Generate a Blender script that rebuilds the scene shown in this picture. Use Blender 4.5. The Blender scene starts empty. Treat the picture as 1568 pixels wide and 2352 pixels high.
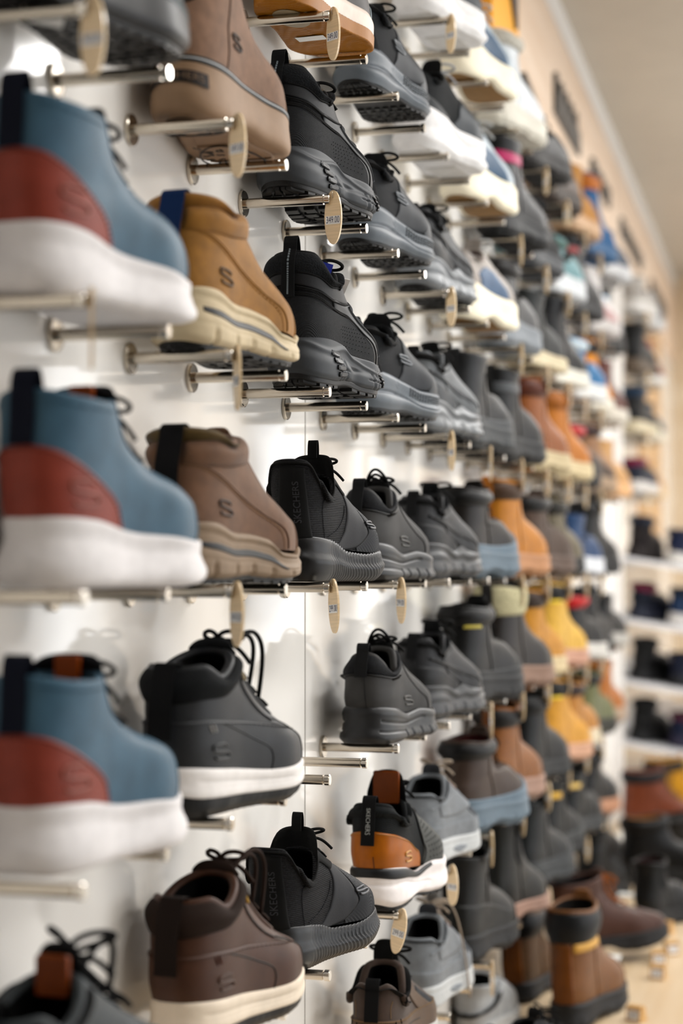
import bpy, math, random
import numpy as np
from mathutils import Vector, Matrix
random.seed(7)
SC = bpy.context.scene
COL = SC.collection
PI = math.pi

# ------------------------------------------------------------------ colours and materials
def lin(h):
    h = h.lstrip('#')
    c = [int(h[i:i + 2], 16) / 255 for i in (0, 2, 4)]
    return tuple(x / 12.92 if x <= .04045 else ((x + .055) / 1.055) ** 2.4 for x in c) + (1.0,)

_M = {}
DARKEN = {'leather': .66, 'suede': .68, 'knit': .6, 'mesh': .6, 'fabric': .6, 'fleece': .65, 'rubber': .62, 'foam': .9}   # photograph tones to surface albedo
def mat(kind, col, rough=None, col2=None, scale=1.0, bump=1.0, spec=.5, metal=0.0, coat=0.0):
    key = (kind, col, rough, col2, scale, bump, spec, metal, coat)
    if key in _M:
        return _M[key]
    m = bpy.data.materials.new(kind + '_' + col.strip('#'))
    m.use_nodes = True
    nt = m.node_tree
    N, Lk = nt.nodes, nt.links
    b = N['Principled BSDF']
    dk = DARKEN.get(kind, 1.0)
    if kind in DARKEN:
        c_ = lin(col); dk *= min(1, max(.26, ((.3 * c_[0] + .55 * c_[1] + .15 * c_[2]) / .17) ** .55))
        spec = spec * (.55 if kind == 'rubber' else .36)
    def tone(h):
        c_ = lin(h)[:3]; g_ = sum(c_) / 3; k_ = 1.22 if kind in DARKEN else 1.0
        return tuple(max(.002, (g_ + (x - g_) * k_) * dk) for x in c_) + (1.0,)
    base = tone(col)
    if col2: col2_ = tone(col2)
    b.inputs['Base Color'].default_value = base
    b.inputs['Specular IOR Level'].default_value = spec
    b.inputs['Metallic'].default_value = metal
    b.inputs['Coat Weight'].default_value = coat
    b.inputs['Coat Roughness'].default_value = .15
    R = {'leather': .42, 'suede': .85, 'knit': .8, 'mesh': .75, 'rubber': .55, 'foam': .6, 'metal': .2, 'plain': .5,
         'fabric': .85, 'wood': .5, 'fleece': .95}.get(kind, .5)
    b.inputs['Roughness'].default_value = R if rough is None else rough
    tc = N.new('ShaderNodeTexCoord')
    def noise(sc, det=3, co=None):
        n = N.new('ShaderNodeTexNoise')
        n.inputs['Scale'].default_value = sc
        n.inputs['Detail'].default_value = det
        Lk.new(co or tc.outputs['Object'], n.inputs['Vector'])
        return n.outputs['Fac']
    def mixc(fac, c1, c2):
        x = N.new('ShaderNodeMix'); x.data_type = 'RGBA'
        Lk.new(fac, x.inputs[0]); x.inputs[6].default_value = c1; x.inputs[7].default_value = c2
        Lk.new(x.outputs[2], b.inputs['Base Color'])
    def ramp(fac, a, c):
        r = N.new('ShaderNodeMapRange')
        r.inputs['From Min'].default_value = a; r.inputs['From Max'].default_value = c
        Lk.new(fac, r.inputs['Value'])
        return r.outputs[0]
    def bmp(h, st, dist=.001):
        n = N.new('ShaderNodeBump')
        n.inputs['Strength'].default_value = st * bump
        n.inputs['Distance'].default_value = dist
        Lk.new(h, n.inputs['Height']); Lk.new(n.outputs[0], b.inputs['Normal'])
    def shade(f):
        return tuple(min(1, x * f) for x in base[:3]) + (1,)
    if kind == 'leather':
        mixc(ramp(noise(38 * scale, 4), .3, .7), shade(.86), shade(1.12))
        bmp(noise(900 * scale, 2), .25, .0006)
    elif kind == 'suede':
        mixc(ramp(noise(55 * scale, 5), .3, .7), shade(.8), shade(1.2))
        b.inputs['Sheen Weight'].default_value = .15
        bmp(noise(1600, 2), .35, .0006)
    elif kind == 'fleece':
        mixc(ramp(noise(420 * scale, 4), .35, .65), shade(.55), shade(1.35))
        bmp(noise(500 * scale, 4), .9, .002)
    elif kind == 'fabric':
        bmp(noise(1800, 2), .4, .0005)
    elif kind in ('knit', 'mesh'):
        w = N.new('ShaderNodeTexWave'); w.wave_type = 'BANDS'; w.bands_direction = 'Z' if kind == 'knit' else 'DIAGONAL'
        w.inputs['Scale'].default_value = (95 if kind == 'knit' else 150) * scale
        w.inputs['Distortion'].default_value = 1.2; w.inputs['Detail Scale'].default_value = 3
        Lk.new(tc.outputs['Object'], w.inputs['Vector'])
        n = noise(500, 2)
        mm = N.new('ShaderNodeMath'); mm.operation = 'MULTIPLY'
        Lk.new(w.outputs['Fac'], mm.inputs[0]); Lk.new(ramp(n, .42, .6), mm.inputs[1])
        mixc(mm.outputs[0], base, col2_ if col2 else shade(1.8))
        bmp(w.outputs['Fac'], .6, .001)
    elif kind in ('rubber', 'foam'):
        mixc(ramp(noise(60, 3), .3, .7), shade(.93), shade(1.06))
        bmp(noise(700, 2), .12, .0006)
    elif kind == 'metal':
        b.inputs['Metallic'].default_value = 1
        n = noise(220, 2)
        r = N.new('ShaderNodeMapRange')
        r.inputs['To Min'].default_value = (rough or .2) * .8; r.inputs['To Max'].default_value = (rough or .2) * 1.25
        Lk.new(n, r.inputs['Value']); Lk.new(r.outputs[0], b.inputs['Roughness'])
    elif kind == 'wood':
        mp = N.new('ShaderNodeMapping'); mp.inputs['Scale'].default_value = (14 * scale, 1.2 * scale, 14 * scale)
        Lk.new(tc.outputs['Object'], mp.inputs['Vector'])
        n = noise(3.0, 6, mp.outputs[0])
        mixc(ramp(n, .3, .72), base, col2_ if col2 else shade(.72))
        bmp(n, .12, .001)
    elif kind == 'oak_tag':
        mp = N.new('ShaderNodeMapping'); mp.inputs['Scale'].default_value = (30, 30, 420)
        Lk.new(tc.outputs['Object'], mp.inputs['Vector'])
        n = noise(1.0, 3, mp.outputs[0])
        mixc(ramp(n, .3, .72), base, shade(.8))
    elif kind == 'plain':
        mixc(ramp(noise(9 * scale, 3), .3, .7), shade(.97), shade(1.03))
    _M[key] = m
    return m

# ------------------------------------------------------------------ small mesh helpers (a mesh is (verts, faces))
def new_mesh(name, V, F, m, smooth=True):
    me = bpy.data.meshes.new(name)
    me.from_pydata([tuple(map(float, v)) for v in V], [], F)
    me.polygons.foreach_set('use_smooth', [smooth] * len(me.polygons))
    me.materials.append(m)
    me.update()
    return me

def grid_faces(nu, nv, wrap_u=False, off=0):
    F = []
    for j in range(nv - 1):
        for i in range(nu if wrap_u else nu - 1):
            i2 = (i + 1) % nu
            F.append((off + j * nu + i, off + j * nu + i2, off + (j + 1) * nu + i2, off + (j + 1) * nu + i))
    return F

class MB:
    """collects shapes into one mesh"""
    def __init__(s): s.V = []; s.F = []
    def add(s, V, F):
        o = len(s.V); s.V += [tuple(v) for v in V]; s.F += [tuple(i + o for i in f) for f in F]; return s
    def box(s, lo, hi, bev=0):
        x0, y0, z0 = lo; x1, y1, z1 = hi
        if bev <= 0:
            V = [(x0, y0, z0), (x1, y0, z0), (x1, y1, z0), (x0, y1, z0), (x0, y0, z1), (x1, y0, z1), (x1, y1, z1), (x0, y1, z1)]
            return s.add(V, [(3, 2, 1, 0), (4, 5, 6, 7), (0, 1, 5, 4), (1, 2, 6, 5), (2, 3, 7, 6), (3, 0, 4, 7)])
        b = bev; V = []
        for z, i in ((z0, b), (z0 + b, 0), (z1 - b, 0), (z1, b)):
            V += [(x0 + i, y0 + i, z), (x1 - i, y0 + i, z), (x1 - i, y1 - i, z), (x0 + i, y1 - i, z)]
        F = [(3, 2, 1, 0), (12, 13, 14, 15)]
        for j in range(3):
            for i in range(4):
                F.append((j * 4 + i, j * 4 + (i + 1) % 4, j * 4 + 4 + (i + 1) % 4, j * 4 + 4 + i))
        return s.add(V, F)
    def tube(s, P, r, n=8, closed=False, cap=True, flat=1.0, up=None):
        P = np.array(P, float); m = len(P)
        rr = np.full(m, r) if np.isscalar(r) else np.array(r)
        V = []
        T = np.gradient(P, axis=0)
        if closed: T = (np.roll(P, -1, 0) - np.roll(P, 1, 0))
        T /= np.linalg.norm(T, axis=1, keepdims=True) + 1e-12
        ref = np.array(up if up is not None else (0.13, .31, .94), float)
        for i in range(m):
            a = ref - T[i] * np.dot(ref, T[i])
            if np.linalg.norm(a) < 1e-3: a = np.cross(T[i], (1, 0, 0))
            a /= np.linalg.norm(a); b = np.cross(T[i], a)
            if up is None: ref = a
            for k in range(n):
                t = 2 * PI * k / n
                V.append(P[i] + a * math.cos(t) * rr[i] * flat + b * math.sin(t) * rr[i])
        F = grid_faces(n, m, True)
        if closed:
            for k in range(n): F.append(((m - 1) * n + k, (m - 1) * n + (k + 1) % n, (k + 1) % n, k))
        elif cap:
            F += [tuple(range(n - 1, -1, -1)), tuple((m - 1) * n + k for k in range(n))]
        return s.add(V, F)
    def lathe(s, prof, axis='x', n=24, o=(0, 0, 0)):
        V = []
        for a, r in prof:
            for k in range(n):
                t = 2 * PI * k / n
                p = {'x': (a, r * math.cos(t), r * math.sin(t)), 'z': (r * math.cos(t), r * math.sin(t), a)}[axis]
                V.append((p[0] + o[0], p[1] + o[1], p[2] + o[2]))
        m = len(prof)
        F = grid_faces(n, m, True) + [tuple(range(n - 1, -1, -1)), tuple((m - 1) * n + k for k in range(n))]
        return s.add(V, F)
    def prism(s, pts, axis, a, b):
        n = len(pts)
        def p3(q, d): return {'x': (d, q[0], q[1]), 'y': (q[0], d, q[1]), 'z': (q[0], q[1], d)}[axis]
        V = [p3(q, a) for q in pts] + [p3(q, b) for q in pts]
        F = [tuple(range(n - 1, -1, -1)), tuple(range(n, 2 * n))] + [(i, (i + 1) % n, n + (i + 1) % n, n + i) for i in range(n)]
        return s.add(V, F)
    def mesh(s, name, m, smooth=False): return new_mesh(name, s.V, s.F, m, smooth)

def link(name, me, parent=None, loc=(0, 0, 0)):
    o = bpy.data.objects.new(name, me)
    COL.objects.link(o); o.location = loc
    if parent is not None: o.parent = parent
    return o
def tag(o, label, cat, group=None, kind=None):
    if label: o['label'] = label
    if cat: o['category'] = cat
    if group: o['group'] = group
    if kind: o['kind'] = kind
    return o
def empty(name, loc, rot=(0, 0, 0)):
    o = bpy.data.objects.new(name, None); COL.objects.link(o)
    o.location = loc; o.rotation_euler = rot; o.empty_display_size = .02
    return o

_txt = {}
def text_geo(t):
    """outline triangles of a word in the built-in font, height about 1, centred"""
    if t in _txt: return _txt[t]
    cu = bpy.data.curves.new('lettering', 'FONT'); cu.body = t; cu.align_x = 'CENTER'; cu.align_y = 'CENTER'
    cu.resolution_u = 3
    ob = bpy.data.objects.new('lettering', cu); COL.objects.link(ob)
    bpy.context.view_layer.update()
    me = bpy.data.meshes.new_from_object(ob.evaluated_get(bpy.context.evaluated_depsgraph_get()))
    V = [tuple(v.co) for v in me.vertices]; F = [tuple(p.vertices) for p in me.polygons]
    bpy.data.objects.remove(ob); bpy.data.curves.remove(cu); bpy.data.meshes.remove(me)
    _txt[t] = (V, F)
    return V, F

class Sp:
    """monotone cubic through keys [(k, a, b, ...)]"""
    def __init__(s, keys):
        K = np.array(keys, float); s.x = K[:, 0]; s.y = K[:, 1:]
        x, y = s.x, s.y
        n = len(x); h = np.diff(x)[:, None]; d = np.diff(y, axis=0) / h
        m = np.zeros_like(y)
        if n > 2:
            for i in range(1, n - 1):
                a, b = d[i - 1], d[i]
                w1 = 2 * h[i] + h[i - 1]; w2 = h[i] + 2 * h[i - 1]
                ok = a * b > 0
                den = np.where(ok, w1 / np.where(ok, a, 1) + w2 / np.where(ok, b, 1), 1)
                m[i] = np.where(ok, (w1 + w2) / den, 0)
        m[0] = d[0]; m[-1] = d[-1]
        s.m = m
    def __call__(s, q):
        q = np.asarray(q, float); sh = q.shape; f = q.ravel()
        f = np.clip(f, s.x[0], s.x[-1])
        i = np.clip(np.searchsorted(s.x, f) - 1, 0, len(s.x) - 2)
        h = s.x[i + 1] - s.x[i]; t = ((f - s.x[i]) / h)[:, None]; h = h[:, None]
        r = (2 * t**3 - 3 * t**2 + 1) * s.y[i] + (t**3 - 2 * t**2 + t) * h * s.m[i] + (-2 * t**3 + 3 * t**2) * s.y[i + 1] + (t**3 - t**2) * h * s.m[i + 1]
        r = r.reshape(sh + (s.y.shape[1],))
        return r[..., 0] if s.y.shape[1] == 1 else r
def sst(x): x = np.clip(x, 0, 1); return x * x * (3 - 2 * x)
# ------------------------------------------------------------------ the shoe last: a surface S(u, v)
# u runs round the foot (0 heel, .25 outer side, .5 toe / instep, .75 inner side), v from the sole edge (0) to the collar (1)
LAT = Sp([(0, .034), (.12, .0355), (.35, .0330), (.55, .0400), (.72, .0480), (.86, .0460), (1, .041)])
MED = Sp([(0, .033), (.12, .034), (.38, .029), (.58, .036), (.72, .0425), (.86, .038), (1, .028)])
CEN = Sp([(0, 0), (.45, 0), (.75, .003), (1, .005)])

class Shoe:
    def __init__(s, L=.285, th=.032, tb=.027, tt=.028, back=None, front=None, cw=None, vs=1.0, top=None, n0=2.9, n1=2.2,
                 wide=1.0, spring=.012, lug=0.0):
        s.L, s.th, s.tb, s.tt, s.vs, s.wide, s.spring, s.lug = L, th, tb, tt, vs, wide, spring, lug
        s.back = Sp(back or [(0, .008, th), (.25, 0, th + .02), (.6, .003, .07), (1, .012, .096)])
        s.front = Sp(front)
        s.cw = Sp(cw or [(0, .036), (1, .034)])
        s.top = Sp(top or [(0, 0), (1, 0)])
        s.n0, s.n1 = n0, n1
        s.fe = Sp([(0, th), (.3, th * .6 + tb * .4), (.68, tb), (.85, tb * .5 + tt * .5), (1, tt)])
        s.parts = []
    def S(s, u, v):
        u, v = np.broadcast_arrays(np.asarray(u, float), np.asarray(v, float))
        vo = np.clip(v - 1, 0, None); vc = np.clip(v, 0, 1)
        a = 2 * PI * u; t = (1 - np.cos(a)) / 2
        sd = np.where(np.sin(a) >= 0, 1.0, -1.0)
        B = s.back(vc); Fr = s.front(vc)
        x = B[..., 0] + (Fr[..., 0] - B[..., 0]) * t
        X = np.clip(x / s.L, 0, 1)
        w0 = np.where(sd > 0, LAT(X), MED(X)) * s.wide
        k = sst(vc / s.vs)
        w = w0 * (1 - k) * (1 + .05 * np.sin(PI * np.clip(vc * 2.2, 0, 1))) + s.cw(vc) * k
        n = s.n0 + (s.n1 - s.n0) * k
        E = np.clip(1 - np.abs(np.cos(a)) ** n, 0, 1) ** (1 / n)
        y = CEN(X) * (1 - k) + sd * w * E
        zl = B[..., 1] + (Fr[..., 1] - B[..., 1]) * t
        fl = s.th + (s.tt - s.th) * t
        z = zl + (s.fe(X) - fl) * (1 - vc) ** 2 + s.top(t) * vc ** 3
        P = np.stack([x, -y, z + s.lug], -1)
        P[..., 2] += vo * .1
        return P
    def N(s, u, v):
        e = 1e-3
        v0 = np.clip(np.asarray(v, float), 0.002, .998)
        du = s.S(u + e, v0) - s.S(u - e, v0); dv = s.S(u, v0 + e) - s.S(u, v0 - e)
        n = np.cross(du, dv)
        ln = np.linalg.norm(n, axis=-1, keepdims=True)
        return n / np.maximum(ln, 1e-12)
    def at(s, u, v, h=0.0):
        return s.S(u, v) + s.N(u, v) * np.asarray(h, float)[..., None]
    def put(s, name, me, sub=None): s.parts.append((name, me, sub or []))
    # ---- outer surface with rolled rim, and the lining inside
    def upper(s, m, lin_m, th=.006, nu=84, nv=34, name='upper', vdeep=.12):
        u = np.arange(nu) / nu
        vv = np.concatenate([np.linspace(0, .3, 14), np.linspace(.3, 1, nv - 13)[1:]])
        U, Vv = np.meshgrid(u, vv)
        P = s.S(U, Vv); rows = [P]
        p1 = s.S(u, 1.0 + 0 * u); nn = s.N(u, 1.0 + 0 * u)
        d = s.S(u, .999 + 0 * u) - s.S(u, .96 + 0 * u); d /= np.linalg.norm(d, axis=-1, keepdims=True)
        for q in np.linspace(0, PI, 7)[1:]:
            rows.append((p1 - nn * th / 2 + nn * math.cos(q) * th / 2 + d * math.sin(q) * th / 2)[None])
        A = np.concatenate(rows, 0)
        s.put(name, new_mesh(name, A.reshape(-1, 3), grid_faces(nu, A.shape[0], True), m))
        vl = np.linspace(.995, vdeep, 12)
        U, Vv = np.meshgrid(u, vl)
        Q = s.S(U, Vv) - s.N(U, Vv) * th
        F = grid_faces(nu, 12, True) + [tuple(11 * nu + i for i in range(nu))]
        s.put('lining', new_mesh('lining', Q.reshape(-1, 3), F, lin_m))
    # ---- a panel lying on the surface between two curves
    def patch(s, name, m, u0, u1, vlo, vhi, h=.0015, edge=.08, puff=0.0, nu=40, nv=14, sub=None, both=False, disp=None, add=True):
        flo = Sp(vlo) if isinstance(vlo, list) else None
        fhi = Sp(vhi) if isinstance(vhi, list) else None
        for sgn in ((1, -1) if both else (1,)):
            a = np.linspace(0, 1, nu); b = np.linspace(0, 1, nv)
            a = np.concatenate([[0, 0], a[1:-1], [1, 1]]); b = np.concatenate([[0, 0], b[1:-1], [1, 1]])
            A, B = np.meshgrid(a, b)
            U = u0 + (u1 - u0) * A
            lo = flo(U) if flo else vlo; hi = fhi(U) if fhi else vhi
            Vv = lo + (hi - lo) * B
            ed = np.minimum(np.minimum(A, 1 - A) / edge, np.minimum(B, 1 - B) / edge)
            hh = h * (.55 + .45 * np.clip(ed, 0, 1) ** .5) + puff * np.sin(PI * np.clip(B, 0, 1)) ** 1.1 * np.clip(np.minimum(A, 1 - A) / .06, 0, 1) ** .5
            if disp is not None: hh = hh + disp(U, Vv, A, B)
            rim = np.zeros_like(A, bool); rim[0] = rim[-1] = True; rim[:, 0] = rim[:, -1] = True
            hh = np.where(rim, -.001, hh)
            P = s.at(U * sgn, Vv, hh)
            s.put(name, new_mesh(name, P.reshape(-1, 3), grid_faces(A.shape[1], A.shape[0]), m), sub)
    def line(s, m, path, r=.0007, h=.0006, name='stitching', n=60, dash=0, add=True, both=False, flat=1.0):
        K = Sp([(i / (len(path) - 1),) + tuple(p) for i, p in enumerate(path)])
        for sgn in ((1, -1) if both else (1,)):
            mb = MB()
            if dash:
                for i in range(dash):
                    q = np.linspace(i / dash, (i + .62) / dash, 4)
                    k = K(q); mb.tube(s.at(k[:, 0] * sgn, k[:, 1], h), r, 5, flat=flat)
            else:
                k = K(np.linspace(0, 1, n)); mb.tube(s.at(k[:, 0] * sgn, k[:, 1], h), r, 6, flat=flat)
            s.put(name, mb.mesh(name, m, True))
    def map2(s, u0, v0, pts, h, rot=0.0):
        """2D points (metres, x towards the toe, y up) wrapped on the surface round (u0, v0)"""
        e = 2e-3
        Su = np.linalg.norm(s.S(u0 + e, v0) - s.S(u0 - e, v0)) / (2 * e)
        Sv = np.linalg.norm(s.S(u0, v0 + e) - s.S(u0, v0 - e)) / (2 * e)
        p = np.array(pts, float)
        c, sn = math.cos(rot), math.sin(rot)
        x = p[:, 0] * c - p[:, 1] * sn; y = p[:, 0] * sn + p[:, 1] * c
        return s.at(u0 + x / Su, v0 + y / Sv, h)
    def logo_s(s, m, u0, v0, size=.018, rot=0.0, r=.0011, h=.0012, name='logo'):
        pts = [(.47, .30), (.36, .43), (.1, .46), (-.25, .45), (-.43, .36), (-.47, .22), (-.38, .10), (-.1, .03), (.2, -.03), (.40, -.12), (.46, -.26), (.38, -.40), (.15, -.46), (-.2, -.46), (-.42, -.42), (-.5, -.30)]
        K = Sp([(i,) + p for i, p in enumerate(pts)])(np.linspace(0, len(pts) - 1, 50)) * np.array([size * 1.45, size])
        P = s.map2(u0, v0, K, h, rot)
        s.put(name, MB().tube(P, r, 6, flat=.7, up=s.N(u0, v0)).mesh(name, m, True))
    def word(s, m, t, u0, v0, size, rot=0.0, h=.002, name='lettering', surf=None):
        V, F = text_geo(t)
        p = np.array(V)[:, :2] * size
        P = s.map2(u0, v0, p, h, rot) if surf is None else surf(p)
        me = new_mesh(name, P, F, m, False)
        s.put(name, me)
    # ---- sole: wall between the feather edge and the ground
    def O(s, u, off):
        e = 1e-3
        p = s.S(u, 0 * np.asarray(u, float)); t = s.S(u + e, 0 * u) - s.S(u - e, 0 * u)
        n = np.stack([t[..., 1], -t[..., 0]], -1); n /= np.linalg.norm(n, axis=-1, keepdims=True) + 1e-12
        q = p.copy(); q[..., 0] += n[..., 0] * off * s.osgn; q[..., 1] += n[..., 1] * off * s.osgn
        return q
    osgn = 1
    def zbot(s, x):
        X = x / s.L
        return s.lug + s.spring * np.clip((X - .68) / .34, 0, 1.2) ** 2 + s.hb * np.clip((.10 - X) / .12, 0, 1.2) ** 2 + s.arch * np.exp(-((X - .42) / .11) ** 2)
    def SO(s, u, q, extra=0.0):
        u, q = np.broadcast_arrays(np.asarray(u, float), np.asarray(q, float))
        off = s.offk(np.clip(q, 0, 1)) + extra
        p = s.O(u, off)
        X = s.S(u, 0 * u)[..., 0] / s.L
        zt = s.fe(X) + s.lug + s.lip(X)
        zb = s.zbot(p[..., 0])
        p[..., 2] = zt + (zb - zt) * q
        return p
    def sole(s, m, lip=None, off=None, D=None, hb=.006, arch=.0, nu=150, nq=18, name='midsole', q1=1.0, cap=True, sub=None):
        s.hb, s.arch = hb, arch
        s.lip = Sp(lip or [(0, .006), (1, .006)])
        s.offk = Sp(off or [(0, .002), (.15, .004), (.5, .005), (.85, .004), (1, .001)])
        s.m_sole = m
        # outward sign: the outer side lies at negative y
        s.osgn = 1
        if s.O(np.array([.25]), .01)[0, 1] > s.O(np.array([.25]), 0.)[0, 1]: s.osgn = -1
        u = np.arange(nu) / nu; q = np.linspace(0, q1, nq)
        U, Q = np.meshgrid(u, q)
        X = s.S(U, 0 * U)[..., 0] / s.L
        ex = D(U, Q, X) if D is not None else 0.0
        P = s.SO(U, Q, ex)
        top = s.SO(U[0], 0 * u); top2 = s.O(u, -.006); top2[:, 2] = top[:, 2] - .004
        A = [top2[None], P]
        if cap:
            last = P[-1]
            c = last.copy(); c[:, 0] = np.clip(last[:, 0], .14 * s.L, .82 * s.L); c[:, 1] = -CEN(c[:, 0] / s.L)
            for f in (.06, .35, .7, 1.0):
                r = last + (c - last) * f
                r[:, 2] = s.zbot(r[:, 0]) + (.0 if q1 >= 1 else (last[:, 2] - s.zbot(last[:, 0])))
                A.append(r[None])
        A = np.concatenate(A, 0)
        s.put(name, new_mesh(name, A.reshape(-1, 3), grid_faces(nu, A.shape[0], True), m), sub)
    def band(s, name, m, u0, u1, q0, q1, h=.0008, nu=90, nq=6, D=None):
        """strip lying on the sole wall"""
        f0 = Sp(q0) if isinstance(q0, list) else None; f1 = Sp(q1) if isinstance(q1, list) else None
        a = np.linspace(0, 1, nu); b = np.linspace(0, 1, nq)
        b = np.concatenate([[0], b, [1]])
        A, B = np.meshgrid(a, b); U = u0 + (u1 - u0) * A
        lo = f0(U) if f0 else q0; hi = f1(U) if f1 else q1
        Q = lo + (hi - lo) * B
        hh = np.full_like(A, h)
        if D is not None: hh = hh + D(U, Q, s.S(U, 0 * U)[..., 0] / s.L)
        hh[0] = hh[-1] = -.0015; hh[:, 0] = hh[:, -1] = -.0015
        s.put(name, new_mesh(name, s.SO(U, Q, hh).reshape(-1, 3), grid_faces(nu, A.shape[0]), m))
    def outsole(s, m, h=.006, off=.0, name='outsole', nx=15, ny=5, gap=.28, D=None, grow=.0, notch=True, bev=True):
        """slab under the midsole with tread blocks (needs lug > h)"""
        nu = 130; u = np.arange(nu) / nu
        base = s.SO(u, 1 + 0 * u)
        X = s.S(u, 0 * u)[..., 0] / s.L
        rows = []
        for dz, o in ((.0015, -.001), (.0, off + .0005), (-h * .45, off + grow), (-h * .6, off + grow - .001)):
            r = s.O(u, s.offk(1.0) + o); r[:, 2] = s.zbot(r[:, 0]) + dz; rows.append(r[None])
        last = rows[-1][0]; c = last.copy(); c[:, 0] = np.clip(last[:, 0], .14 * s.L, .82 * s.L); c[:, 1] = -CEN(c[:, 0] / s.L)
        for f in (.4, 1.0):
            r = last + (c - last) * f; r[:, 2] = s.zbot(r[:, 0]) - h * .6; rows.append(r[None])
        A = np.concatenate(rows, 0)
        mb = MB().add(A.reshape(-1, 3), grid_faces(nu, len(rows), True))
        # tread blocks clipped to the outline
        ol = s.O(u, s.offk(1.0) + off + grow - .001)
        xs = np.linspace(ol[:, 0].min(), ol[:, 0].max(), nx + 1)
        la, me_ = u <= .5, u >= .5
        def ylim(x, sel):
            q = ol[sel]; o = np.argsort(q[:, 0]); return np.interp(x, q[o, 0], q[o, 1])
        for i in range(nx):
            xa = xs[i] + (xs[i + 1] - xs[i]) * gap / 2; xb = xs[i + 1] - (xs[i + 1] - xs[i]) * gap / 2
            if s.arch > .002 and .36 < (xa + xb) / 2 / s.L < .5: continue
            for j in range(ny):
                f0 = (j + gap / 2) / ny if j else 0.0; f1 = (j + 1 - gap / 2) / ny if j < ny - 1 else 1.0
                ysh = ((i % 2) - .5) * .25 / ny if 0 < j < ny - 1 else 0
                c4 = []
                for x, f in ((xa, f0), (xb, f0), (xb, f1), (xa, f1)):
                    y0, y1 = ylim(x, la), ylim(x, me_)
                    c4.append((x, y0 + (y1 - y0) * np.clip(f + ysh, 0, 1)))
                cx = sum(p[0] for p in c4) / 4; cy = sum(p[1] for p in c4) / 4
                V = []
                for dz, k in ((-h * .4, 1.0), (-h * .92, 1.0), (-h, .88)):
                    for x, y in c4:
                        xx, yy = cx + (x - cx) * k, cy + (y - cy) * k
                        V.append((xx, yy, float(s.zbot(np.array(xx))) + dz))
                F = [(8, 9, 10, 11)]
                for r in range(2):
                    for q in range(4): F.append((r * 4 + q, r * 4 + (q + 1) % 4, r * 4 + 4 + (q + 1) % 4, r * 4 + 4 + q))
                mb.add(V, F)
        s.put(name, mb.mesh(name, m, False))
    def side_lugs(s, m, blocks, h=.0028, name='side_lugs'):
        mb = MB()
        for u0, du, q0, dq in blocks:
            V = []
            for k, hh in ((1.0, -.001), (1.0, h * .7), (.74, h)):
                for a, b in ((-1, -1), (0, -1), (1, -1), (1, 0), (1, 1), (0, 1), (-1, 1), (-1, 0)):
                    f = .88 if a and b else 1
                    V.append(s.SO(u0 + a * f * du * k / 2, np.clip(q0 + b * f * dq * k / 2, 0, .985), hh))
            F = [(16, 17, 18, 19, 20, 21, 22, 23)]
            for r in range(2):
                for q in range(8): F.append((r * 8 + q, r * 8 + (q + 1) % 8, r * 8 + 8 + (q + 1) % 8, r * 8 + 8 + q))
            mb.add(V, F)
        s.put(name, mb.mesh(name, m, False))
    # ---- laces, tongue, tabs
    def laces(s, m, n=5, v0=.42, v1=.92, d=.055, r=.0021, bow=True, h=.004, loops=1.0, name='laces', ends=True, up=.02, arcs=0, hoops=0):
        mb = MB()
        vs = np.linspace(v0, v1, n)
        for i, v in enumerate(vs):
            dd = d * (1.0 - .1 * i / n)
            q = np.linspace(-1, 1, 15)
            mb.tube(s.at(.5 + q * dd, v + .0 * q, h + .003 * (1 - q * q)), r, 7, flat=.7)
            if i < n - 1:
                for sg in (1, -1):
                    mb.tube(s.at(.5 + sg * q * dd, v + (vs[1] - vs[0]) * (q + 1) / 2, h + .0055 * (1 - q * q)), r, 7, flat=.7)
        if bow:
            c = s.at(.5, v1 - .03, h + .002)
            nf = s.N(.5, v1 - .03)
            dn = s.S(.5, v1 - .25) - s.S(.5, v1); dn /= np.linalg.norm(dn)
            for sg in (-1, 1):
                lp = []
                for k in np.linspace(0, 1, 26):
                    y = sg * (1 - math.cos(2 * PI * k)) * .5 * .026 * loops
                    lp.append(c + np.array([0, y, 0]) + nf * (.005 + (.004 + up * .35) * math.sin(PI * k)) + dn * (math.sin(2 * PI * k) * .009 * loops + .016 * loops * math.sin(PI * k) ** 2) + np.array([0, 0, up * .25 * math.sin(PI * k)]))
                mb.tube(lp, r, 7)
                if ends:
                    en = [c + np.array([0, sg * (.003 + .022 * k), 0]) + nf * (.005 + .006 * math.sin(PI * k)) + dn * (.036 * k) for k in np.linspace(0, 1, 12)]
                    mb.tube(en, r, 7)
            mb.tube([c + np.array([0, y, 0]) + nf * .005 for y in np.linspace(-.006, .006, 5)], r * 1.9, 8)
        for k_ in range(hoops):
            # loops of lace standing across the opening
            pa, pb = s.at(.5 - d * (1.1 - .1 * k_), v1 - .05 * k_, h), s.at(.5 + d * (1.1 - .1 * k_), v1 - .05 * k_, h)
            mb.tube([pa + (pb - pa) * k + np.array([-.010 * math.sin(PI * k) * (1 + .5 * k_), 0, (.026 - .006 * k_) * math.sin(PI * k) ** .7]) for k in np.linspace(0, 1, 22)], r, 7)
        for a_ in range(arcs):
            # loops standing forward of the instep
            p0 = s.at(.5 - d * .8, v1 - .02, h); p1 = s.at(.5 - d * .9, v0 + (v1 - v0) * (.30 - .18 * a_), h)
            pp = []
            for k in np.linspace(0, 1, 24):
                q = p0 + (p1 - p0) * k
                n_ = s.N(.5, v0 + (v1 - v0) * (1 - .6 * k))
                pp.append(q + n_ * (.026 + .012 * a_) * math.sin(PI * k) ** .8 + np.array([0, -.006 * math.sin(PI * k), .010 * math.sin(PI * k)]))
            mb.tube(pp, r, 7)
        s.put(name, mb.mesh(name, m, True))
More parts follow.
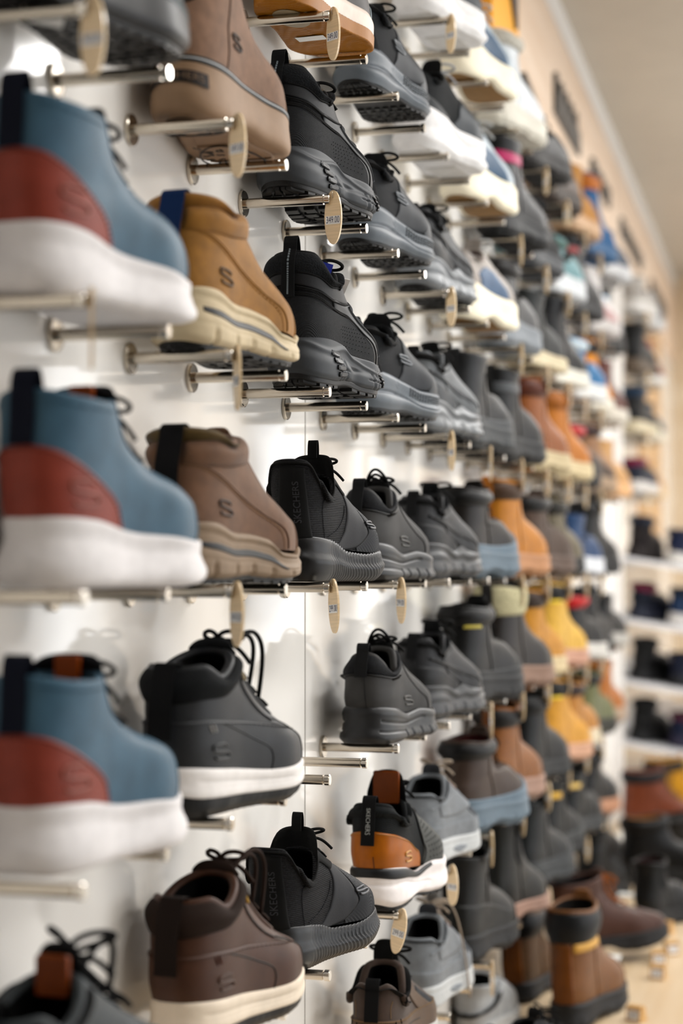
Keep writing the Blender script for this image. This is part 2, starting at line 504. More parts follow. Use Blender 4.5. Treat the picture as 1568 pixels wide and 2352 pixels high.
    def tongue(s, m, v0=.6, ext=.03, lean=.25, wid=.07, th=.006, name='tongue', sub=None, h0=.0015, curve=.5):
        """padded tongue showing between the eyelet rows and standing above the collar"""
        nu, nv = 20, 22
        a = np.linspace(-1, 1, nu); b = np.linspace(0, 1, nv)
        c1 = s.S(.5, 1.0); A0 = None
        rows_o, rows_i = [], []
        fw = s.S(.5, 1.0)[0]
        for q in b:
            L1 = .65
            if q < L1:
                v = v0 + (1.0 - v0) * q / L1
                P = s.at(.5 + a * wid, v + 0 * a, h0); Nn = s.N(.5 + a * wid, v + 0 * a)
            else:
                k = (q - L1) / (1 - L1)
                P0 = s.at(.5 + a * wid * (1 - .12 * k ** 3), 1.0 + 0 * a, h0); Nn = s.N(.5 + a * wid, 1.0 + 0 * a)
                P = P0 + np.array([lean, 0, 1.0]) * ext * k
                P[:, 2] -= .5 * ext * np.abs(a) ** 5 * k * curve
            t_ = th * (1 - .0 * q) * np.clip(1 - np.abs(a) ** 6, .12, 1)
            if q > .97: t_ = t_ * .45
            rows_o.append(P + Nn * (.15 * t_)[:, None]); rows_i.append(P - Nn * t_[:, None])
        A = np.stack(rows_o + rows_i[::-1], 0)
        F = grid_faces(nu, A.shape[0])
        m_ = A.shape[0]
        for side in (0, nu - 1):
            for j in range(nv - 1):
                F.append((j * nu + side, (j + 1) * nu + side, (m_ - 2 - j) * nu + side, (m_ - 1 - j) * nu + side))
        s.put(name, new_mesh(name, A.reshape(-1, 3), F, m), sub)
    def strap(s, m, w=.012, v0=.3, v1=1.0, loop=.012, th=.0016, name='pull_tab', u0=0.0, inward=.014, sub=None, h=.0022):
        """webbing up the heel that loops over the collar"""
        mid = []
        for v in np.linspace(v0, v1 * .985, 14): mid.append(s.at(u0, v, h))
        t = s.S(u0, .985); nn = s.N(u0, .985)
        inn = np.array([math.cos(0), 0, 0])
        n = 10
        for k in np.linspace(0, 1, n)[1:]:
            a = PI * k
            mid.append(t + nn * h * (1 - k) + np.array([inward * (1 - math.cos(a)) / 2 - .000, 0, loop * math.sin(a) + .003 * (1 - k)]))
        mid = np.array(mid)
        T = np.gradient(mid, axis=0); T /= np.linalg.norm(T, axis=1, keepdims=True)
        Y = np.array([0, 1.0, 0]); Nn = np.cross(Y, T)
        if np.dot(Nn[0], s.N(u0, v0)) < 0: Nn = -Nn
        rows = []
        V = []
        for i in range(len(mid)):
            for (yy, hh) in ((-1, 0), (-.92, 1), (.92, 1), (1, 0), (.92, -1), (-.92, -1)):
                bend = 0
                V.append(mid[i] + Y * yy * w + Nn[i] * hh * th / 2)
        F = grid_faces(6, len(mid), True) + [(0, 1, 2, 3, 4, 5), tuple((len(mid) - 1) * 6 + k for k in range(6))]
        s.put(name, new_mesh(name, V, F, m, False), sub)

# pieces that belong to one part of the shoe, and the part they sit on
SUBPART = {'tongue_tab': ['tongue'], 'tongue_loop': ['tongue'], 'strap_stitching': ['pull_tab'], 'reflective_thread': ['pull_tab'],
           'lettering': ['heel_plate', 'heel_panel', 'pull_tab'], 'sole_lettering': ['midsole'],
           'logo': ['heel_counter', 'quarter_panel', 'side_strap', 'vamp', 'upper'], 'ventilation_holes': ['quarter_panel', 'vamp'],
           'sole_stripe': ['midsole'], 'sole_piping': ['midsole'], 'midsole_stripe': ['midsole'], 'side_groove': ['midsole', 'upper'], 'toe_groove': ['midsole'],
           'sole_inset': ['outsole', 'midsole'], 'heel_lugs': ['midsole'], 'toe_lugs': ['midsole'], 'sole_texture': ['midsole'], 'tread_pattern': ['outsole'],
           'size_sticker': ['outsole'], 'sole_pad': ['midsole'], 'collar_stitching': ['upper'], 'toe_stitching': ['upper'], 'heel_stitching': ['upper'], 'side_stitching': ['upper'],
           'tick_mark': ['quarter_panel'], 'label_tab': ['upper'], 'heel_seam': ['upper'], 'red_loop': ['upper'], 'guard_slot': ['mudguard'], 'guard_seam': ['mudguard'], 'band_stitching': ['collar_band']}
_inst = {}
def place(shoe, name, label, cat, loc, yaw=8.0, group=None, scale=1.0, pitch=0.0, roll=0.0, zs=1.0):
    """stand one shoe in the world: heel at loc, toe along +y turned outwards by yaw degrees"""
    r = empty(name, loc, (math.radians(roll), math.radians(-pitch), math.radians(90 - yaw)))
    r.scale = scale if isinstance(scale, tuple) else (scale, scale, scale * zs)
    tag(r, label, cat, group)
    made = {}
    for pn, me, sub in shoe.parts:
        if pn not in SUBPART: o = link(pn, me, r); made.setdefault(pn, o)
    for pn, me, sub in shoe.parts:
        if pn in SUBPART: link(pn, me, next((made[q] for q in SUBPART[pn] if q in made), r))
    return r
# ------------------------------------------------------------------ shared materials
BLK_LIN = mat('fabric', '#15161a')
DARK = mat('rubber', '#1d1f22', rough=.5)
def ridges(X, k, ph=0): return np.sin(2 * PI * (X * k + ph))

# ------------------------------------------------------------------ the shoe kinds
def blue_boot():
    s = Shoe(L=.300, th=.048, tb=.038, tt=.036, spring=.010, wide=1.06,
             back=[(0, .010, .048), (.2, .003, .066), (.5, .000, .098), (.8, .003, .130), (1, .004, .148)],
             front=[(0, .300, .036), (.07, .301, .050), (.16, .291, .071), (.28, .258, .086), (.45, .206, .098), (.7, .156, .119), (.86, .140, .138), (1, .130, .152)],
             cw=[(0, .037), (1, .040)], top=[(0, .002), (.25, -.004), (.6, -.006), (1, .0)])
    blue = mat('leather', '#537084', rough=.45); rust = mat('leather', '#9a4f44', rough=.42); navy = mat('fabric', '#1b2740'); white = mat('foam', '#e6e3e3', rough=.6)
    s.upper(blue, mat('fabric', '#20222b'), th=.007)
    arc = [(-.208, -.01), (-.203, .15), (-.182, .32), (-.14, .48), (-.07, .58), (0, .60), (.07, .58), (.14, .48), (.182, .32), (.203, .15), (.208, -.01)]
    s.patch('heel_counter', rust, -.207, .207, -.02, arc, h=.0016, edge=.03, nu=70, nv=22)
    s.line(mat('fabric', '#6a2b22'), [(u * .97, v - .025) for u, v in arc], r=.0006, h=.0020, dash=60)
    s.logo_s(mat('leather', '#a8685c', rough=.35), .128, .26, .024, r=.0013, h=.0022)
    s.line(mat('leather', '#4f7286'), [(.37, 0), (.40, .12), (.44, .24), (.5, .285), (.56, .24), (.60, .12), (.63, 0)], r=.0010, h=.0004, name='toe_seam')
    s.line(mat('leather', '#486a80'), [(.06, .95), (.2, .94), (.34, .94), (.42, .93)], r=.0006, h=.0004, name='collar_stitching', dash=46, both=True)
    s.strap(navy, w=.0105, v0=.60, loop=.018, h=.003, inward=.014)
    s.tongue(mat('fabric', '#20222b'), v0=.55, ext=.012, lean=-.25, wid=.13, th=.008, curve=.9)
    tb = MB(); c = s.S(.5, 1.0); tb.box((c[0] - .019, -.010, c[2] - .014), (c[0] - .012, .010, c[2] + .012), .0015)
    s.put('tongue_tab', tb.mesh('tongue_tab', mat('leather', '#a05226')))
    s.laces(mat('fabric', '#17191f'), n=5, v0=.5, v1=.93, d=.06, loops=.85, h=.004, r=.0022)
    s.sole(white, lip=[(0, .010), (.2, .009), (.45, .003), (.62, .004), (.8, .002), (1, .008)], off=[(0, .002), (.06, .0045), (.3, .0035), (.45, .006), (.75, .0095), (.93, .007), (1, -.003)],
           hb=.010, arch=.0, D=lambda u, q, X: .0008 * np.sin(q * 9 + X * 14) * np.sin(PI * q))
    return s

def chukka(up, sole_c, strap_c, lin_c, stitch, line_c, roll_c=None):
    s = Shoe(L=.292, th=.044, tb=.031, tt=.030, spring=.012, lug=.0062,
             back=[(0, .010, .044), (.25, .001, .066), (.6, .002, .105), (.85, .010, .130), (1, .016, .143)],
             front=[(0, .292, .030), (.06, .293, .042), (.14, .284, .060), (.26, .252, .075), (.42, .212, .095), (.65, .168, .128), (.85, .143, .148), (1, .130, .156)],
             cw=[(0, .037), (1, .037)], top=[(0, .004), (.2, .002), (.5, -.010), (.8, -.006), (1, 0)], wide=1.03)
    um = mat('suede', up, rough=.7); sm = mat('rubber', sole_c, rough=.6); st = mat('fabric', stitch)
    s.upper(um, mat('fabric', lin_c), th=.008)
    s.patch('collar', um, .035, .43, [(.035, .70), (.2, .66), (.34, .66), (.42, .74)], [(.035, .93), (.2, .95), (.34, .97), (.43, .99)], h=.0018, puff=.0055, both=True, nu=36)
    s.patch('collar_roll', mat('suede', roll_c or up, rough=.7), -.30, .30, [(-.30, .97), (-.15, .93), (0, .92), (.15, .93), (.30, .97)], [(-.30, .985), (-.15, 1.06), (0, 1.09), (.15, 1.06), (.30, .985)], h=.0015, puff=.007, edge=.03, nu=60)
    p = [(.035, .70), (.10, .66), (.17, .55), (.235, .40), (.275, .24), (.30, .10), (.305, 0)]
    s.line(st, p, r=.0006, h=.0006, dash=44, both=True); s.line(mat('suede', up, rough=.75, scale=.9), [(u + .012, v + .01) for u, v in p], r=.0012, h=.0002, name='seam', both=True)
    tp = [(.385, .0), (.405, .10), (.44, .22), (.47, .29), (.5, .31), (.53, .29), (.56, .22), (.595, .10), (.615, 0)]
    s.line(st, tp, r=.0006, h=.0014, dash=46, name='toe_stitching'); s.line(um, [(u, v + .02) for u, v in tp], r=.0016, h=.0002, name='toe_seam')
    s.strap(mat('fabric', strap_c), w=.0125, v0=.06, v1=1.04, loop=.010, h=.0085, inward=.016)
    for sg in (-1, 1): s.line(st, [(sg * .018, .08), (sg * .022, .5), (sg * .03, .9)], r=.0005, h=.0098, name='strap_stitching', dash=34)
    s.patch('eyestay', um, .425, .485, .42, [(.425, .95), (.455, 1.05), (.485, .99)], h=.002, puff=.002, both=True, nu=12, nv=20)
    s.tongue(um, v0=.6, ext=.006, lean=.1, wid=.05, th=.006)
    s.laces(st, n=4, v0=.55, v1=.96, d=.035, bow=False, h=.003, r=.0016)
    s.logo_s(mat('suede', line_c, rough=.6), .170, .30, .019, rot=-.12, r=.0014, h=.001)
    wl = [(0, .020), (.15, .018), (.30, .010), (.44, .012), (.56, .010), (.66, -.003), (.80, -.004), (.90, .006), (1, .010)]
    def D(u, q, X):
        d = .0012 * np.exp(-((q - .12) / .05) ** 2) - .0012 * np.exp(-((q - .22) / .03) ** 2)
        for c in (.14, .30, .44, .58, .72, .88): d = d - .004 * np.exp(-((X - c) / .010) ** 2) * sst((q - .66) / .14)
        return d - .0012 * np.exp(-((q - .66) / .025) ** 2)
    s.sole(sm, lip=wl, off=[(0, .0015), (.08, .004), (.35, .0035), (.65, .0065), (.9, .006), (1, .001)], D=D, hb=.008, arch=.003, nu=200, nq=26)
    blk = mat('rubber', '#15191f', rough=.5)
    s.band('side_groove', blk, .07, .305, [(.05, .38), (.18, .38), (.27, .42), (.305, .63)], [(.05, .44), (.10, .49), (.2, .54), (.28, .60), (.305, .66)], h=.0006)
    s.band('toe_groove', blk, .40, .48, [(.40, .62), (.44, .44), (.48, .40)], [(.40, .65), (.44, .57), (.48, .54)], h=.0006, nu=30)
    s.outsole(mat('rubber', '#14181c', rough=.45), h=.006, off=-.003)
    return s

def hiker_mid(up, collar, white, strap_c, tick, lace, tabm, blk='#25272b'):
    s = Shoe(L=.298, th=.050, tb=.034, tt=.033, spring=.016, wide=1.05,
             back=[(0, .008, .050), (.25, .001, .070), (.6, .002, .104), (.85, .008, .130), (1, .016, .146)],
             front=[(0, .298, .033), (.06, .299, .046), (.14, .290, .064), (.25, .258, .078), (.42, .212, .098), (.65, .165, .132), (.85, .140, .158), (1, .128, .168)],
             cw=[(0, .038), (1, .038)], top=[(0, .004), (.15, .002), (.45, -.016), (.75, -.008), (1, 0)])
    um = mat('leather', up, rough=.42, bump=1.2); cm = mat('fabric', collar); st = mat('leather', up, rough=.6, scale=1.1)
    dk = mat('leather', blk, rough=.5)
    s.upper(um, mat('fabric', '#121214'), th=.009)
    s.patch('collar', cm, -.40, .40, [(-.40, .86), (-.32, .76), (-.15, .70), (0, .70), (.15, .70), (.32, .76), (.40, .86)], [(-.40, .985), (-.2, .99), (0, .99), (.2, .99), (.40, .985)], h=.0015, puff=.0055, edge=.03, nu=70)
    q = [(-.40, .24), (-.36, .30), (-.25, .44), (-.12, .52), (0, .54), (.12, .52), (.25, .44), (.36, .30), (.40, .24)]
    s.patch('quarter_panel', um, -.40, .40, -.02, q, h=.0022, edge=.02, nu=80, nv=20)
    s.line(st, [(u * .985, v - .02) for u, v in q], r=.0006, h=.0030, dash=90)
    s.line(dk, [(.27, .0), (.275, .12), (.25, .28), (.215, .40), (.19, .46)], r=.0009, h=.0022, name='panel_seam', both=True)
    s.line(dk, [(.40, .0), (.395, .14), (.375, .30), (.36, .36)], r=.0009, h=.0024, name='toe_seam', both=True)
    s.line(dk, [(.36, .36), (.34, .55), (.33, .72), (.36, .82)], r=.0009, h=.001, name='vamp_seam', both=True)
    s.patch('eyestay', um, .405, .455, [(.405, .40), (.455, .34)], [(.405, .93), (.455, .99)], h=.0028, both=True, nu=14, nv=26, edge=.12)
    s.patch('toe_cap', um, .435, .565, .0, [(.435, .20), (.47, .28), (.5, .30), (.53, .28), (.565, .20)], h=.0016, nu=24, edge=.06)
    s.strap(mat('fabric', strap_c), w=.012, v0=.36, v1=1.0, loop=.004, h=.008, inward=.018)
    for d in (0, .012):
        s.line(mat('fabric', tick), [(.140 + d, .395), (.138 + d, .475)], r=.0015, h=.0026, name='tick_mark', flat=.4, n=6)
    s.line(mat('metal', tabm, rough=.4), [(.362, .70), (.374, .86)], r=.0022, h=.0014, name='label_tab', flat=.4, n=8)
    s.logo_s(mat('leather', up, rough=.3, scale=1.2), .150, .19, .021, r=.0014, h=.003)
    s.tongue(mat('fabric', collar), v0=.5, ext=.008, lean=-.15, wid=.09, th=.009, curve=.8)
    s.laces(mat('fabric', lace), n=6, v0=.42, v1=.97, d=.06, h=.0055, r=.0024, loops=.8, up=.02, arcs=2)
    wm = mat('foam', white, rough=.55)
    s.sole(wm, lip=[(0, .006), (.2, .003), (.5, .002), (.75, .004), (1, .010)], off=[(0, .002), (.10, .005), (.35, .0045), (.52, .0055), (.62, .005), (.8, .003), (1, -.004)], q1=.60,
           D=lambda u, q, X: -.0012 * np.exp(-((q - .28) / .022) ** 2) * (X > .08) * (X < .72), hb=.012, nq=16, cap=True)
    s.parts[-1] = ('midsole', s.parts[-1][1], [])
    nu = 150
    bm = mat('rubber', blk, rough=.5)
    u = np.arange(nu) / nu; q = np.linspace(.58, 1, 14); U, Q = np.meshgrid(u, q)
    ex = -.0012 + .0010 * np.sin(U * 420) * (Q > .64)
    P = s.SO(U, Q, ex); last = P[-1]; c = last.copy(); c[:, 0] = np.clip(last[:, 0], .14 * s.L, .82 * s.L); c[:, 1] = -CEN(c[:, 0] / s.L)
    A = [P]
    for f in (.1, .5, 1.): r = last + (c - last) * f; r[:, 2] = s.zbot(r[:, 0]); A.append(r[None])
    A = np.concatenate(A, 0)
    s.put('outsole', new_mesh('outsole', A.reshape(-1, 3), grid_faces(nu, A.shape[0], True), bm))
    return s

def taupe_boot():
    s = Shoe(L=.292, th=.055, tb=.044, tt=.042, spring=.012, lug=.005, wide=1.08,
             back=[(0, .006, .055), (.25, .002, .085), (.6, .004, .13), (1, .010, .175)],
             front=[(0, .292, .042), (.06, .293, .054), (.14, .284, .072), (.25, .252, .088), (.40, .205, .108), (.55, .165, .135), (.75, .140, .160), (1, .128, .182)],
             cw=[(0, .038), (1, .039)], vs=.8)
    um = mat('suede', '#8f7260', rough=.75); sm = mat('rubber', '#ab8f76', rough=.6)
    s.upper(um, mat('fabric', '#3a2a24'), th=.007)
    s.patch('heel_patch', mat('leather', '#46362f', rough=.45), -.14, .14, [(-.14, .55), (0, .42), (.14, .55)], .97, h=.0018, edge=.06)
    s.line(mat('suede', '#a98c76'), [(.385, .0), (.41, .12), (.45, .22), (.5, .25), (.55, .22), (.59, .12), (.615, 0)], r=.0012, h=.0008, name='toe_seam')
    s.line(mat('suede', '#a98c76'), [(.375, .0), (.40, .14), (.44, .25), (.5, .28)], r=.0010, h=.0008, name='toe_seam')
    s.line(mat('suede', '#5d493e'), [(.15, .0), (.17, .3), (.22, .6), (.24, .98)], r=.0009, h=.0003, name='side_seam', both=True)
    s.logo_s(mat('suede', '#4d3c33', rough=.6), .205, .27, .018, r=.0014, h=.001)
    s.laces(mat('fabric', '#5b4639'), n=4, v0=.5, v1=.9, d=.05, bow=False)
    s.sole(sm, lip=[(0, .004), (1, .004)], off=[(0, .001), (.06, .0035), (.3, .004), (.8, .006), (.95, .004), (1, .0)], hb=.014, arch=.006, nu=160, nq=20)
    for a, b, c in ((.02, .075, '#14171c'), (.075, .105, '#d5d8da'), (.105, .165, '#14171c')):
        s.band('sole_stripe', mat('rubber', c), -.5, .5, a, b, h=.0006, nu=150, nq=3)
    plate = MB().add(s.SO(*np.meshgrid(np.linspace(-.075, .075, 24), np.linspace(.34, .60, 6)), .0012).reshape(-1, 3), grid_faces(24, 6))
    s.put('heel_plate', plate.mesh('heel_plate', mat('rubber', '#3a2f2a'), True))
    V, F = text_geo('SKECHERS')
    p = np.array(V)[:, :2]; w = np.ptp(p[:, 0])
    P = s.SO(p[:, 0] / w * .125, .47 - p[:, 1] * .20, .0018)
    s.put('lettering', new_mesh('lettering', P, F, mat('rubber', '#8a7462'), False))
    s.outsole(mat('rubber', '#a3876f', rough=.65), h=.005, off=-.012, nx=4, ny=1, gap=.12)
    mb = MB()
    rnd = random.Random(3)
    for x0, x1 in ((.02, .10), (.155, .27)):
        for i in range(46):
            x = rnd.uniform(x0, x1); y = rnd.uniform(-.026, .026); a = rnd.uniform(0, 3.1); l = rnd.uniform(.003, .007)
            z = float(s.zbot(np.array(x))) - .0052
            pts = [(x + math.cos(a) * l * t + .002 * math.sin(t * 3), y + math.sin(a) * l * t, z) for t in np.linspace(-1, 1, 5)]
            mb.tube(pts, .0009, 5, flat=.5)
        cx = (x0 + x1) / 2; rx = (x1 - x0) / 2 + .004
        mb.tube([(cx + rx * math.cos(t), .032 * math.sin(t), float(s.zbot(np.array(cx + rx * math.cos(t)))) - .0052) for t in np.linspace(0, 2 * PI, 40)[:-1]], .0009, 5, closed=True)
    s.put('tread_pattern', mb.mesh('tread_pattern', mat('rubber', '#3d2e25')))
    return s

def trail_hiker(mid=True, hangtag=False):
    s = Shoe(L=.300, th=.048, tb=.036, tt=.034, spring=.016, lug=.0102, wide=1.06,
             back=[(0, .010, .048), (.25, .001, .070), (.6, .003, .108), (.85, .004, .138), (1, .014, .156)],
             front=[(0, .300, .034), (.06, .301, .046), (.14, .291, .062), (.25, .258, .076), (.42, .212, .096), (.65, .166, .122), (.85, .142, .143), (1, .130, .150)],
             cw=[(0, .038), (1, .039)], top=[(0, .004), (.10, .002), (.35, -.026), (.6, -.026), (.85, -.006), (1, 0)])
    body = mat('leather', '#33363a', rough=.5); band = mat('leather', '#2a2c30', rough=.55); fl = mat('fleece', '#2a2e33'); rip = mat('mesh', '#303236', col2='#3d4044', scale=2.2)
    st = mat('fabric', '#17181b'); ms = mat('mesh', '#1b1c20', col2='#3a3c42', scale=1.6)
    s.upper(ms, BLK_LIN, th=.009)
    s.patch('collar', fl, -.42, .42, [(-.42, .90), (-.30, .80), (-.15, .76), (0, .76), (.15, .76), (.30, .80), (.42, .90)], [(-.42, .985), (0, .99), (.42, .985)], h=.002, puff=.006, edge=.03, nu=80)
    qb = [(-.43, .62), (-.36, .55), (-.22, .56), (-.1, .62), (0, .66), (.1, .62), (.22, .56), (.36, .55), (.43, .62)]
    qt = [(-.43, .90), (-.30, .80), (-.15, .76), (0, .78), (.15, .76), (.30, .80), (.43, .90)]
    s.patch('collar_band', band, -.43, .43, qb, qt, h=.0025, edge=.03, nu=80)
    q1 = [(.0, .56), (.08, .54), (.16, .46), (.22, .42), (.27, .40), (.30, .30), (.315, .12), (.32, .0)]
    s.patch('side_panel', body, .20, .41, [(.20, .40), (.30, -.02), (.41, -.02)], [(.20, .60), (.30, .58), (.36, .60), (.41, .66)], h=.0026, both=True, nu=34)
    s.patch('quarter_panel', rip, -.315, .315, -.02, [(-u, v) for u, v in q1[::-1][1:-1]] + q1[:-1], h=.0036, edge=.02, nu=90, nv=22)
    for off, r in ((.0, .0009), (.018, .0009)):
        s.line(st, [(u, v + off) for u, v in q1[:-1]] + [(.318, 0)], r=r, h=.0042, both=True)
    s.line(st, [(.02, .64), (.1, .605), (.22, .55), (.36, .545), (.42, .60)], r=.0012, h=.003, name='band_stitching', both=True)
    s.line(st, [(.02, .79), (.15, .755), (.30, .79), (.42, .89)], r=.0010, h=.003, name='collar_stitching', both=True)
    # punched holes in the quarter
    mb = MB()
    for i in range(9):
        for j in range(6):
            u = .205 + i * .0105 + (j % 2) * .005; v = .07 + j * .040
            if v > .36 - abs(u - .25) * 2.4: continue
            c = s.at(u, v, .0039); n = s.N(u, v)
            mb.tube([c, c + n * .0002], .0008, 6)
    s.put('ventilation_holes', mb.mesh('ventilation_holes', mat('plain', '#0b0b0c', rough=.9, spec=.05)))
    lt = mat('leather', '#6d7074', rough=.5)
    for i, (v0, v1) in enumerate(((.50, .62), (.36, .48), (.23, .35), (.11, .22), (.02, .11))):
        s.line(lt, [(.335 + i * .012, v0 - .03), (.38 + i * .008, v0 + .03), (.44, v1)], r=.0032, h=.0022, name='side_stripe', flat=.35, n=16, both=True)
    s.line(body, [(.33, .52), (.345, .3), (.37, .1), (.39, 0)], r=.004, h=.0012, name='side_frame', flat=.4, both=True)
    s.patch('toe_cap', body, .44, .56, -.01, [(.44, .13), (.5, .20), (.56, .13)], h=.0022, nu=24)
    s.strap(mat('fabric', '#202327'), w=.0085, v0=.52, v1=1.0, loop=.018, h=.0075, inward=.012)
    s.line(mat('fabric', '#9aa4aa'), [(0, .55), (0, .7), (0, .99)], r=.0011, h=.0088, name='reflective_thread', dash=26)
    s.tongue(mat('mesh', '#23262a', scale=1.8), v0=.5, ext=.016, lean=.0, wid=.062, th=.009)
    s.laces(mat('fabric', '#15171a'), n=5, v0=.5, v1=.95, d=.06, h=.0055, r=.0023, loops=1.0)
    gs = mat('rubber', '#4b4f54', rough=.55)
    def D(u, q, X):
        d = .0022 * np.exp(-((q - .30 - .12 * np.sin(X * 11)) / .05) ** 2)
        d = d - .004 * sst((q - .45) / .1) * np.exp(-((X - .50) / .045) ** 2)
        for c in (.30, .34, .38, .66, .71, .76, .81): d = d - .0032 * np.exp(-((X - c - (q - .6) * .06) / .006) ** 2) * sst((q - .45) / .08)
        d = d - .0028 * np.exp(-((q - .72) / .02) ** 2) * (((X > .28) & (X < .42)) | ((X > .62) & (X < .88)))
        return d
    s.sole(gs, lip=[(0, .020), (.2, .016), (.38, .013), (.48, .003), (.62, .004), (.8, .002), (.92, .012), (1, .018)], off=[(0, .002), (.1, .0045), (.4, .005), (.7, .009), (.9, .008), (1, .004)], D=D, hb=.012, arch=.005, nu=260, nq=34)
    V, F = text_geo('SKECHERS'); p = np.array(V)[:, :2]; w = np.ptp(p[:, 0])
    P = s.SO(.318 + p[:, 0] / w * .05, .42 - p[:, 1] * .13, .0066)
    s.put('sole_lettering', new_mesh('sole_lettering', P, F, mat('rubber', '#33363a'), False))
    s.outsole(mat('rubber', '#1b1d20', rough=.5), h=.010, off=-.001, nx=13, ny=4, gap=.30)
    lugm = mat('rubber', '#34373b', rough=.45)
    s.side_lugs(lugm, [(.150 + .010 * j, .042, .42 + .145 * j, .115) for j in range(4)], h=.0034, name='heel_lugs')
    s.side_lugs(lugm, [(.345 + .009 * j, .040, .42 + .145 * j, .115) for j in range(4)] + [(.385 + .012 * i, .010, .62 + .2 * j, .17) for i in range(4) for j in range(2)], h=.0034, name='toe_lugs')
    return s

def knit_ribbed():
    s = Shoe(L=.298, th=.046, tb=.036, tt=.032, spring=.018, wide=1.04,
             back=[(0, .010, .046), (.25, .002, .066), (.55, .004, .095), (.8, .002, .118), (1, .000, .140)],
             front=[(0, .298, .032), (.06, .299, .044), (.14, .290, .060), (.25, .256, .074), (.42, .208, .094), (.65, .158, .116), (.85, .130, .130), (1, .116, .136)],
             cw=[(0, .036), (1, .036)], top=[(0, .006), (.08, .004), (.2, -.014), (.45, -.040), (.7, -.026), (.9, -.004), (1, 0)])
    kn = mat('knit', '#1c1d21', col2='#5c5d63', scale=1.5); sm = mat('rubber', '#1a1c20', rough=.36)
    s.upper(kn, BLK_LIN, th=.005)
    s.patch('heel_panel', mat('fabric', '#141518'), -.045, .075, .06, .97, h=.0012, edge=.10, nu=20)
    V, F = text_geo('SKECHERS'); w = np.ptp(np.array(V)[:, 0])
    s.word(mat('rubber', '#4c4d52'), 'SKECHERS', .028, .55, .050 / w, rot=PI / 2, h=.0022)
    s.line(mat('fabric', '#101114'), [(-.5, 1.0), (-.25, .99), (0, .985), (.25, .99), (.5, 1.0)], r=.0015, h=.001, name='collar_binding', n=120)
    s.line(mat('fabric', '#3a3b40'), [(.03, .955), (.15, .95), (.3, .94), (.42, .93)], r=.0006, h=.001, dash=56, name='collar_stitching', both=True)
    bandm = mat('leather', '#3a3b3f', rough=.6)
    s.patch('midfoot_band', bandm, .185, .43, [(.185, -.02), (.245, .02), (.34, .30), (.43, .64)], [(.185, .02), (.23, .20), (.31, .48), (.38, .72), (.43, .84)], h=.0016, nu=44, both=True, edge=.05)
    vamp = mat('knit', '#2a2b31', col2='#55575e', scale=2.6)
    s.patch('vamp', mat('rubber', '#2c2e34', rough=.6), .255, .46, [(.255, .0), (.40, .0), (.46, .02)], [(.255, .03), (.30, .15), (.36, .35), (.42, .55), (.46, .62)], h=.0012, both=True, nu=80, nv=30,
            disp=lambda U, V, A, B: .0006 * np.sin((U * 2.2 + V * .55) * 330))
    s.patch('toe_cap', mat('rubber', '#3e4147', rough=.6), .448, .552, .0, [(.448, .06), (.47, .12), (.5, .15), (.53, .12), (.552, .06)], h=.002, nu=24, edge=.08)
    s.logo_s(mat('rubber', '#6b6d72', rough=.4), .352, .24, .022, rot=-.1, r=.0015, h=.003)
    s.line(mat('fabric', '#3a3b40'), [(.12, .03), (.13, .3), (.15, .55), (.19, .7)], r=.0006, h=.0005, name='side_stitching', dash=36)
    s.line(mat('fabric', '#3a3b40'), [(.14, .12), (.2, .22), (.27, .4), (.30, .5)], r=.0006, h=.0005, name='side_stitching', dash=30)
    s.tongue(mat('fabric', '#0f1013'), v0=.6, ext=.022, lean=-.05, wid=.15, th=.007, curve=1.1)
    mb = MB(); c = s.S(.5, 1.0); t0 = c + np.array([-.008, 0, .019])
    lp = [t0 + np.array([-.004 + .008 * (k > .5), 0, 0]) * 0 + np.array([.005 * math.cos(PI * k), 0, .022 * math.sin(PI * k) ** .6]) for k in np.linspace(0, 1, 14)]
    V = []
    for q in lp:
        for y in (-.006, .006):
            for d in (0, .0012): V.append(q + np.array([d, y, d * .4]))
    Fq = []
    for i in range(len(lp) - 1):
        a = i * 4; b = a + 4
        Fq += [(a, a + 1, b + 1, b), (a + 2, b + 2, b + 3, a + 3), (a, b, b + 2, a + 2), (a + 1, a + 3, b + 3, b + 1)]
    mb.add(V, Fq); s.put('tongue_loop', mb.mesh('tongue_loop', mat('fabric', '#15161a')))
    s.laces(mat('fabric', '#121317'), n=4, v0=.62, v1=.95, d=.05, h=.004, r=.0018, loops=.8)
    def D(u, q, X):
        ph = X * 36 + 3.2 * np.sin(q * 5.2) * .28 + (q > .5) * .0
        a = sst((X - .17) / .10) * .75 + .0
        return .0028 * a * np.abs(np.sin(PI * ph)) - .0016 * a + .0016 * np.exp(-((q - .5) / .10) ** 2)
    s.sole(sm, lip=[(0, .012), (.16, .010), (.30, .006), (.45, -.002), (.58, -.002), (.75, .004), (1, .010)], off=[(0, .002), (.1, .004), (.45, .006), (.6, .008), (.8, .0055), (1, -.002)], D=D, hb=.010, nu=420, nq=22)
    return s

